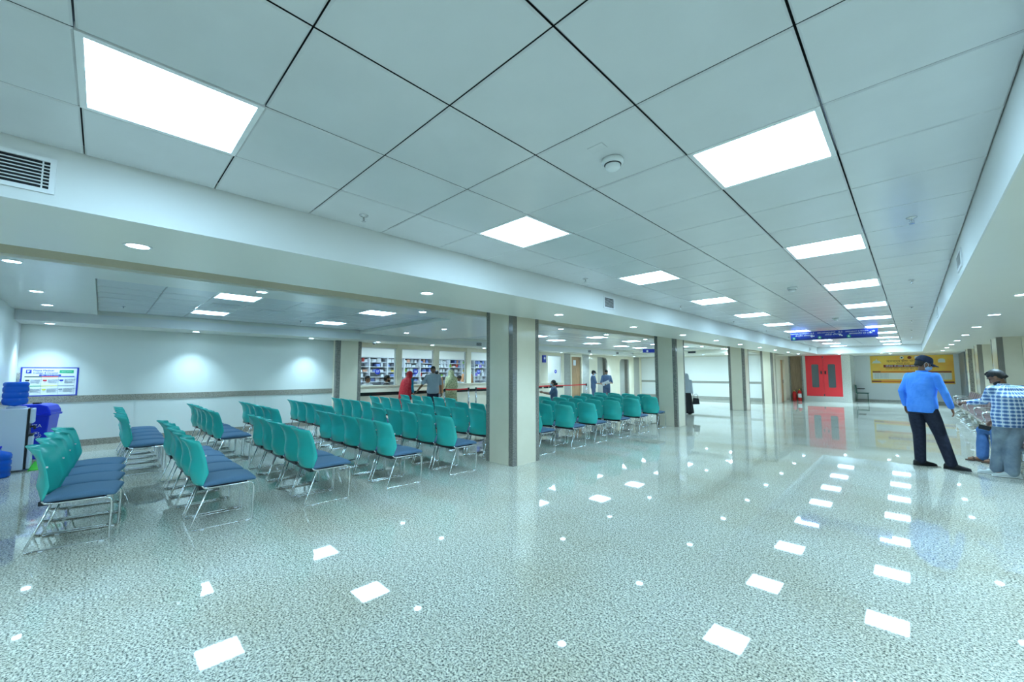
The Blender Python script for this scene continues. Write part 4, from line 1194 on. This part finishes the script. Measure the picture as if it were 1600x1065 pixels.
    for hh, kn, an, to in ((hpR, knR, anR, toR), (hpL, knL, anL, toL)):
        limb(b, [hh, (hh + kn) / 2, kn, kn + (an - kn) * .35, an], [.082 * s, .070 * s, .052 * s, .050 * s, .034 * s])
        t = to.normalized(); f0 = V(an.x, an.y, an.z - .075 * s)
        b.tube([f0 - t * .045 * s + V(0, 0, .035 * s), f0 + t * .05 * s + V(0, 0, .040 * s), f0 + t * .13 * s + V(0, 0, .028 * s), f0 + t * .175 * s + V(0, 0, .022 * s)], [.032 * s, .036 * s, .034 * s, .020 * s], 12)
    vox = .0075 if near else .012
    body = bake(b.build('body', skin, e), vox, 2)
    # ---- clothing
    k = .012 * loose
    t = MB(); torso(t, k + .004, z0=shirt_len, kk=1.0)
    for sh_, el, wr in ((shR, elR, wrR), (shL, elL, wrL)):
        r0 = .0625 * s
        if sleeve == 'long': limb(t, [sh_ + V(0, 0, .002 * s), (sh_ + el) / 2, el, (el + wr) / 2, el + (wr - el) * .93], [.0645 * s, .055 * s, .050 * s, .046 * s, .040 * s])
        elif sleeve == 'half': limb(t, [sh_, sh_ + (el - sh_) * .45, sh_ + (el - sh_) * .88], [r0, .058 * s, .056 * s])
        elif sleeve == 'three': limb(t, [sh_, (sh_ + el) / 2, el, el + (wr - el) * .45], [r0, .056 * s, .050 * s, .046 * s])
    tp = bake(t.build('shirt' if not female else 'tunic', top, e), vox * 1.15, 3)
    cc = MB().rings([oval(nb_ + V(0, 0, -.018 * s), .076 * s, .076 * s, ty, 20), oval(nb_ + V(0, 0, .022 * s) + lean * .02, .066 * s, .066 * s, ty, 20), oval(nb_ + V(0, 0, .022 * s), .060 * s, .060 * s, ty, 20), oval(nb_ + V(0, 0, -.018 * s), .066 * s, .066 * s, ty, 20)], cap=False, closed=True)
    cc.build('collar', collar or top, tp, smooth=True)
    if legs:
        q = MB()
        q.rings([oval(pel + V(0, 0, -.12 * s), .155 * w, .105 * s, hy_), oval(pel, .174 * w, .120 * s, hy_), oval(pel + V(0, 0, .08 * s), .162 * w, .114 * s, hy_)])
        for hh, kn, an in ((hpR, knR, anR), (hpL, knL, anL)):
            limb(q, [hh, (hh + kn) / 2, kn, kn + (an - kn) * .5, an + (kn - an) * .02], [.094 * s * loose ** .25, .088 * s * loose ** .35, .071 * s * loose ** .5, .064 * s * loose ** .6, .060 * s * loose ** .6])
        bake(q.build('trousers', bottom, e), vox * 1.15, 3)
    if skirt:
        rs = []
        for i, (zz, ww, dd) in enumerate(((.98, .165, .12), (.80, .20, .16), (.5, .23, .19), (.12, .27, .22), (.05, .27, .22))):
            c = V(pel.x, pel.y, zz * s)
            n = 36; ring = []
            for a in range(n):
                an = 2 * PI * a / n; f = 1 + .05 * math.sin(an * 9) * (1 - zz)
                ring.append(c + rz((math.cos(an) * ww * s * f, math.sin(an) * dd * s * f, 0), hy_))
            rs.append(ring)
        MB().rings(rs).build('skirt', skirt, e, smooth=True)
    # shoes
    for an, to in ((anR, toR), (anL, toL)):
        t_ = to.normalized(); f0 = V(an.x, an.y, max(0, an.z - .075 * s)); la = V(-t_.y, t_.x, 0)
        def ring(p, wd, z0, z1): 
            return [f0 + t_ * p * s + la * (math.copysign(abs(math.cos(2 * PI * a / 16)) ** .8, math.cos(2 * PI * a / 16)) * wd * s) + V(0, 0, ((z0 + z1) / 2 + math.copysign(abs(math.sin(2 * PI * a / 16)) ** .7, math.sin(2 * PI * a / 16)) * (z1 - z0) / 2) * s) for a in range(16)]
        if shoe == 'sandal':
            m = MB().rings([ring(-.085, .026, 0, .018), ring(-.03, .038, 0, .02), ring(.08, .044, 0, .02), ring(.16, .045, 0, .02), ring(.205, .025, 0, .018)])
            so = m.build('sandal', 'sandal_brown', e, smooth=True)
            MB().tube([f0 + t_ * .10 * s + la * .045 * s + V(0, 0, .015), f0 + t_ * .11 * s + la * .03 * s + V(0, 0, .06), f0 + t_ * .11 * s - la * .03 * s + V(0, 0, .06), f0 + t_ * .10 * s - la * .045 * s + V(0, 0, .015)], .012, 8).build('strap', 'sandal_brown', so, smooth=True)
        else:
            m = MB().rings([ring(-.088, .022, .0, .06), ring(-.075, .034, .0, .085), ring(-.02, .040, 0, .098), ring(.05, .043, 0, .085), ring(.11, .046, 0, .062), ring(.165, .043, 0, .048), ring(.195, .026, .002, .034)])
            so = m.build('shoe', shoe, e, smooth=True)
            if near:
                m = MB().rings([ring(-.093, .024, 0, .014), ring(-.078, .037, 0, .018), ring(.11, .049, 0, .018), ring(.170, .046, 0, .018), ring(.201, .028, 0, .014)])
                m.build('sole', 'sign_white' if shoe == 'shoe_white' else 'black_plastic', so, smooth=True)
    # ---- head details
    if hair in ('short', 'bun'):
        h = MB()
        rs = []
        for i in range(0, 11):
            ph = PI * .5 * i / 10
            ring = []
            for a in range(24):
                an = 2 * PI * a / 24; back = -math.sin(an)   # +y is the face
                low = -.06 if back > .2 else (.012 if back > -.35 else .048)
                z = low + (.126 - low) * math.sin(ph)
                rr = (.955 if z < -.03 else 1.0) if z < .03 else max(.03, 1 - ((z - .03) / .0975) ** 2) ** .5
                ring.append(hp(.0795 * rr * math.cos(an), -.013 + .0975 * rr * math.sin(an), .0 + z))
            rs.append(ring)
        h.rings(rs)
        ho = h.build('hair', 'hair_black', e, smooth=True)
        if near or hair == 'short':
            m = MB(); random.seed(3)
            for k_ in range(26):
                a = random.uniform(0, 2 * PI); r_ = random.uniform(0, .045)
                x, y = r_ * math.cos(a), r_ * math.sin(a)
                m.ell(hp(x, y + .012, .112 + random.uniform(-.012, .006) - 5 * r_ * r_), (.018 * s, .022 * s, .014 * s), 6, 5, hr)
            m.build('crown_tuft', 'hair_black', ho, smooth=True)
        if hair == 'bun':
            MB().ell(hp(0, -.125, -.015), (.045 * s, .040 * s, .045 * s)).build('hair_bun', 'hair_black', ho, smooth=True)
    if face:
        for sx in (-1, 1):
            MB().ell(hp(sx * .030, .079, .012), (.014 * s, .008 * s, .0085 * s), 10, 8, hr).build('eye', 'eye_dark', body, smooth=True)
            MB().tube([hp(sx * .016, .088, .036), hp(sx * .032, .086, .041), hp(sx * .050, .074, .036)], [.004 * s, .005 * s, .003 * s], 6).build('eyebrow', 'hair_black', body)
        if not mask: MB().tube([hp(-.022, .090, -.064), hp(0, .0965, -.065), hp(.022, .090, -.064)], .0035 * s, 6).build('lips', 'ink_red' if False else 'sandal_brown', body)
    if beard:
        MB().ell(hp(0, .034, -.072), (.061 * s, .066 * s, .050 * s), 16, 10, hr).build('beard', 'hair_black', body, smooth=True)
    if mask:
        m = MB()
        rs = []
        for (z, wd, d0, d1) in ((-.012, .040, .110, .050), (-.030, .052, .118, .030), (-.058, .056, .112, .020), (-.090, .046, .088, .015)):
            rs.append([hp(math.sin(R(a)) * wd * 1.12, d1 + (d0 - d1) * math.cos(R(a)) ** .8, z) for a in (-88, -60, -30, 0, 30, 60, 88)] + [hp(math.sin(R(a)) * wd * 1.02, d1 + (d0 - d1) * math.cos(R(a)) ** .8 - .005, z) for a in (88, 60, 30, 0, -30, -60, -88)])
        mo = m.rings(rs).build('face_mask', 'mask_blue', e, smooth=True)
        for sx in (-1, 1):
            MB().tube([hp(sx * .050, .045, -.02), hp(sx * .078, .020, .010), hp(sx * .090, -.012, .022), hp(sx * .086, -.022, -.02), hp(sx * .070, .010, -.06), hp(sx * .045, .040, -.085)], .0022 * s, 6).build('ear_loop', 'sign_white', mo)
    if cap:
        m = MB(); rs = []
        for i in range(0, 9):
            ph = PI * .5 * i / 8
            rs.append([hp(.090 * math.cos(ph) ** .6 * math.cos(2 * PI * a / 28), -.014 + .110 * math.cos(ph) ** .6 * math.sin(2 * PI * a / 28), .022 + .108 * math.sin(ph)) for a in range(28)])
        m.rings(rs)
        co = m.build('cap', cap, e, smooth=True)
        m = MB(); rs = []
        for j in range(7):
            t_ = j / 6
            rs.append([])
            for a in range(-5, 6):
                an = R(a * 14)
                r_ = .10 + .085 * t_ * math.cos(an * 1.1) ** .6
                rs[-1].append(hp(math.sin(an) * (.088 + .004 * t_), -.014 + .108 * math.cos(an) + .085 * t_ * max(0, math.cos(an * 1.2)) ** .5, .034 - .016 * t_ - .010 * abs(a / 5) ** 2))
        vs = []; fs = []
        for lay in (0, 1):
            for j in range(7):
                for a in range(11): vs.append(rs[j][a] + V(0, 0, .004 * lay))
        ix = lambda l, j, a: l * 77 + j * 11 + a
        for j in range(6):
            for a in range(10):
                fs.append((ix(0, j, a), ix(0, j, a + 1), ix(0, j + 1, a + 1), ix(0, j + 1, a))); fs.append((ix(1, j, a), ix(1, j + 1, a), ix(1, j + 1, a + 1), ix(1, j, a + 1)))
        for a in range(10): fs.append((ix(0, 6, a), ix(0, 6, a + 1), ix(1, 6, a + 1), ix(1, 6, a)))
        for j in range(6):
            fs.append((ix(0, j, 0), ix(0, j + 1, 0), ix(1, j + 1, 0), ix(1, j, 0))); fs.append((ix(0, j, 10), ix(1, j, 10), ix(1, j + 1, 10), ix(0, j + 1, 10)))
        MB().add(vs, fs).build('visor', cap, co, smooth=True)
    if shawl:
        # head cloth falling over shoulders and back
        prof = shawl.get('len', .75)
        m = MB(); rs = []
        n = 28
        def q(c, wd, dd, op, yw):
            out = []
            for a in range(n):
                an = R(90 + op) + (2 * PI - 2 * R(op)) * a / (n - 1)
                f = 1 + .03 * math.sin(an * 7)
                out.append(Vector(c) + rz((math.cos(an) * wd * f, math.sin(an) * dd * f, 0), yw))
            return out
        lv = [(hd + V(0, 0, .130 * s), .018 * s, .02 * s, 20, hdy), (hd + V(0, 0, .105 * s), .072 * s, .085 * s, 35, hdy), (hd + V(0, 0, .03 * s), .100 * s, .118 * s, 50, hdy),
              (hd + V(0, 0, -.06 * s), .105 * s, .115 * s, 52, hdy), (nb_ + V(0, 0, .0), .125 * s, .115 * s, 40, ty), (shc + V(0, 0, .0), .215 * s, .145 * s, 40, ty),
              (chest, .245 * s, .165 * s, 42, ty), (waist, .235 * s, .165 * s, 45, ty), (pel, .235 * s, .170 * s, 45, hy_), (pel + V(0, 0, -prof * .4 * s), .25 * s, .19 * s, 48, hy_)]
        out = [q(*l) for l in lv]
        inn = [[p + (l[0] - p).normalized() * .012 for p in r] for r, l in zip(out, lv)]
        vs = [p for r in out for p in r] + [p for r in inn for p in r]
        K = len(lv); N = n; fs = []
        i2 = lambda s_, j, a: s_ * K * N + j * N + a
        for j in range(K - 1):
            for a in range(N - 1):
                fs.append((i2(0, j, a), i2(0, j, a + 1), i2(0, j + 1, a + 1), i2(0, j + 1, a))); fs.append((i2(1, j, a), i2(1, j + 1, a), i2(1, j + 1, a + 1), i2(1, j, a + 1)))
            fs.append((i2(0, j, 0), i2(0, j + 1, 0), i2(1, j + 1, 0), i2(1, j, 0))); fs.append((i2(0, j, N - 1), i2(1, j, N - 1), i2(1, j + 1, N - 1), i2(0, j + 1, N - 1)))
        for a in range(N - 1):
            fs.append((i2(0, 0, a), i2(1, 0, a), i2(1, 0, a + 1), i2(0, 0, a + 1))); fs.append((i2(0, K - 1, a), i2(0, K - 1, a + 1), i2(1, K - 1, a + 1), i2(1, K - 1, a)))
        MB().add(vs, fs).build('shawl', shawl['mat'], e, smooth=True)
    return e

person('guard in bright blue shirt, navy cap and face mask, standing and looking down', (.10, 9.44, 0), H=1.76, near=True,
       top='cloth_blue', bottom='cloth_navy', tyaw=-38, hyaw=-30, lean=V(.05, .03, 0), headyaw=-72, nod=24, mask=True, cap='cloth_cap', width=1.06, loose=1.25, belly=.005,
       J=dict(anL=(-.075, .03, .075), anR=(.27, -.02, .075), toL=(.85, .45, 0), toR=(1, -.10, 0), knL=(-.065, .05, .50), knR=(.175, .04, .51), pelvis=(-.01, 0, .965),
              elR=(.25, -.13, 1.19), wrR=(.315, -.02, .955), elL=(-.235, .09, 1.20), wrL=(-.205, .16, .96)), curlR=.45)
person('man in blue and white plaid shirt and faded jeans leaning over the benches', (.92, 9.28, 0), H=1.68, near=True, top='cloth_plaid', bottom='jeans', shoe='shoe_white',
       tyaw=36, hyaw=35, headyaw=72, nod=38, beard=True, width=1.12, loose=1.5, shirt_len=.07, belly=.02,
       J=dict(pelvis=(.06, .0, .89), waist=(.07, .02, 1.02), chest=(.075, .05, 1.15), shc=(.06, .09, 1.27), neckb=(.03, .10, 1.325), head=(-.02, .12, 1.435),
              elL=(-.17, .05, 1.075), wrL=(-.315, .20, 1.045), elR=(.30, .30, 1.03), wrR=(.10, .40, .99), anL=(-.10, .10, .075), anR=(.03, -.02, .075), toL=(-1, .12, 0), toR=(-.95, -.1, 0),
              knL=(-.04, .12, .47), knR=(.07, .05, .47)), palmL=(0, 0, -1))
person('person in blue jeans and sandals seated behind the plaid shirt, holding a phone', (1.15, 10.62, 0), H=1.70, near=True, top='cloth_grey', bottom='jeans_blue', shoe='sandal',
       tyaw=90, hyaw=90, headyaw=90, nod=25, skin='skin_brown', loose=1.4,
       J=dict(pelvis=(.12, 0, .545), waist=(.15, 0, .70), chest=(.16, 0, .87), shc=(.16, 0, 1.0), neckb=(.15, 0, 1.05), head=(.12, 0, 1.17),
              knL=(-.34, -.02, .52), knR=(-.20, -.14, .52), anL=(-.37, -.03, .08), anR=(-.20, -.15, .08), toL=(-1, -.1, 0), toR=(-1, -.2, 0), hpL=(.06, -.09, .53), hpR=(.06, .09, .53),
              elL=(.03, -.26, .74), wrL=(-.20, -.16, .62), elR=(.0, .26, .74), wrR=(-.22, .02, .66)))
o = MB().box(-.075, .075, -.008, .008, -.038, .038).build('phone', 'black_plastic', loc=(.83, 10.47, .585), bevel=.004); o.rotation_euler = (R(10), R(12), R(-10))
tag(o, 'black phone held over the knee of the seated man in jeans', 'phone')

person('man in light grey polo shirt standing by the pharmacy counter facing the chairs', (-11.0, 7.52, 0), yaw=-124, H=1.70, top='cloth_polo', bottom='cloth_navy', sleeve='half',
       width=1.10, belly=.03, loose=1.3, J=dict(elR=(.33, .02, 1.12), wrR=(.50, .10, .90)))
person('woman in red patterned head cloth and teal top bending beside the pharmacy counter', (-11.38, 6.74, 0), yaw=20, H=1.54, top='cloth_teal', bottom='cloth_red', skirt='cloth_red', legs=False, female=True,
       lean=V(.10, .14, 0), nod=20, shawl=dict(mat='cloth_red', len=.5), hair='none', sleeve='three', skin='skin_fair', headyaw=-30)
person('woman in long yellow and green flowered shawl, back turned, at the pharmacy counter', (-11.66, 8.74, 0), yaw=85, H=1.60, top='cloth_floral', skirt='cloth_floral', legs=False, female=True,
       shawl=dict(mat='cloth_floral', len=1.1), hair='none', skin='skin_fair')
person('person in peach top at the counter, half hidden behind the grey polo shirt', (-11.72, 8.15, 0), yaw=70, H=1.58, top='cloth_orange', bottom='cloth_grey', hair='short')
ph = dict(anL=(-.10, .30, .075), anR=(.10, .30, .075), knL=(-.11, .34, .50), knR=(.11, .34, .50), pelvis=(0, -.05, .52), hpL=(-.09, 0, .50), hpR=(.09, 0, .50), elL=(-.26, .08, .80), elR=(.26, .08, .80), wrL=(-.12, .32, .84), wrR=(.12, .32, .84))
def stool(x, y, label, z=.46):
    e = empty('stool', (x, y, 0), 0, label, 'stool')
    MB().lathe([(0, z - .06), (.17, z - .06), (.18, z - .03), (.17, z), (0, z)], 20).build('seat', 'black_plastic', e, smooth=True)
    for a in range(4):
        c, q = math.cos(PI / 4 + a * PI / 2), math.sin(PI / 4 + a * PI / 2)
        MB().tube([(c * .12, q * .12, z - .05), (c * .18, q * .18, 0)], .011, 6).build('leg', 'steel', e)
J1 = dict(ph)
person('pharmacy worker in white shirt seated behind the glass marked 07', (-13.0, 6.30, 0), yaw=-70, H=1.74, top='cloth_white', bottom='cloth_navy', J={k: (v[0], v[1], v[2] + (.075 if k[:2] not in ('an',) else 0)) for k, v in ph.items()})
stool(-13.05, 6.28, 'stool under the worker in white shirt', z=.50)
person('pharmacy worker in dark waistcoat with white collar and beard seated behind the glass marked 07', (-13.0, 7.02, 0), yaw=-20, H=1.78, top='cloth_black', bottom='cloth_navy', collar='cloth_white', beard=True, J={k: (v[0], v[1], v[2] + (.075 if k[:2] not in ('an',) else 0)) for k, v in ph.items()})
stool(-13.0, 6.97, 'stool under the worker in dark waistcoat', z=.50)
person('dark haired pharmacy worker seated behind the glass marked 05, head bent down', (-12.95, 10.12, 0), yaw=-90, H=1.74, nod=40, top='cloth_peach' if 'cloth_peach' in MATS else 'cloth_white', bottom='cloth_navy', J={k: (v[0], v[1], v[2] + (.075 if k[:2] not in ('an',) else 0)) for k, v in ph.items()})
stool(-13.0, 10.12, 'stool under the worker with bent head', z=.50)
person('pharmacy worker in orange shirt standing behind the glass marked 04', (-13.4, 10.88, 0), yaw=60, H=1.70, top='cloth_orange', bottom='cloth_navy', lean=V(0, .15, 0))
person('woman in grey blue uniform with hair in a bun, seated behind the chair rows', (-8.55, 10.58, 0), yaw=128, H=1.60, top='cloth_scrub', bottom='cloth_scrub', hair='bun', mask=True, sleeve='half', skin='skin_fair', collar='cloth_white', female=True,
       J={k: (v[0], v[1], v[2]) for k, v in ph.items()})
stool(-8.5, 10.55, 'stool under the woman in grey blue uniform')
person('man in dark cap and grey blue uniform with mask reaching toward the papers', (-10.32, 15.72, 0), yaw=-48, H=1.58, top='cloth_scrub', bottom='cloth_scrub', cap='cloth_black', mask=True, sleeve='half', collar='cloth_white', skin='skin_fair', nod=15,
       J=dict(elR=(.22, .10, 1.02), wrR=(.16, .32, .99)))
person('bearded man in grey blue uniform with white placket reading papers he holds', (-9.98, 16.28, 0), yaw=-146, H=1.62, top='cloth_scrub', bottom='cloth_scrub', beard=True, sleeve='half', collar='cloth_white', skin='skin_fair', nod=30,
       J=dict(elR=(.25, .08, 1.02), wrR=(.12, .28, .98), elL=(-.25, .08, 1.02), wrL=(-.10, .28, 1.04)))
o = MB().box(-.16, .16, -.004, .004, -.12, .12).build('papers', 'paper', loc=(-9.80, 15.93, 1.03)); o.rotation_euler = (R(50), R(-25), R(34))
tag(o, 'sheaf of papers held by the bearded man in grey blue uniform', 'papers')
person('person in pale grey head cloth and black dress walking away behind the second column', (-5.90, 15.05, 0), yaw=5, H=1.46, top='cloth_grey', skirt='cloth_black', legs=False, female=True, shawl=dict(mat='cloth_grey', len=.1), hair='none', sleeve='long', skin='skin_fair')
e = empty('handbag', (-5.56, 15.0, .36), R(20), 'black handbag swinging beside the walking person in grey head cloth', 'bag')
MB().prism([(-.12, 0), (.13, .02), (.10, .22), (-.08, .24)], 'y', -.05, .05).build('body', 'cloth_black', e, bevel=.01)
MB().tube([(-.06, 0, .23), (-.05, 0, .34), (.02, 0, .38), (.07, 0, .33), (.07, 0, .22)], .008, 6).build('strap', 'cloth_black', e)
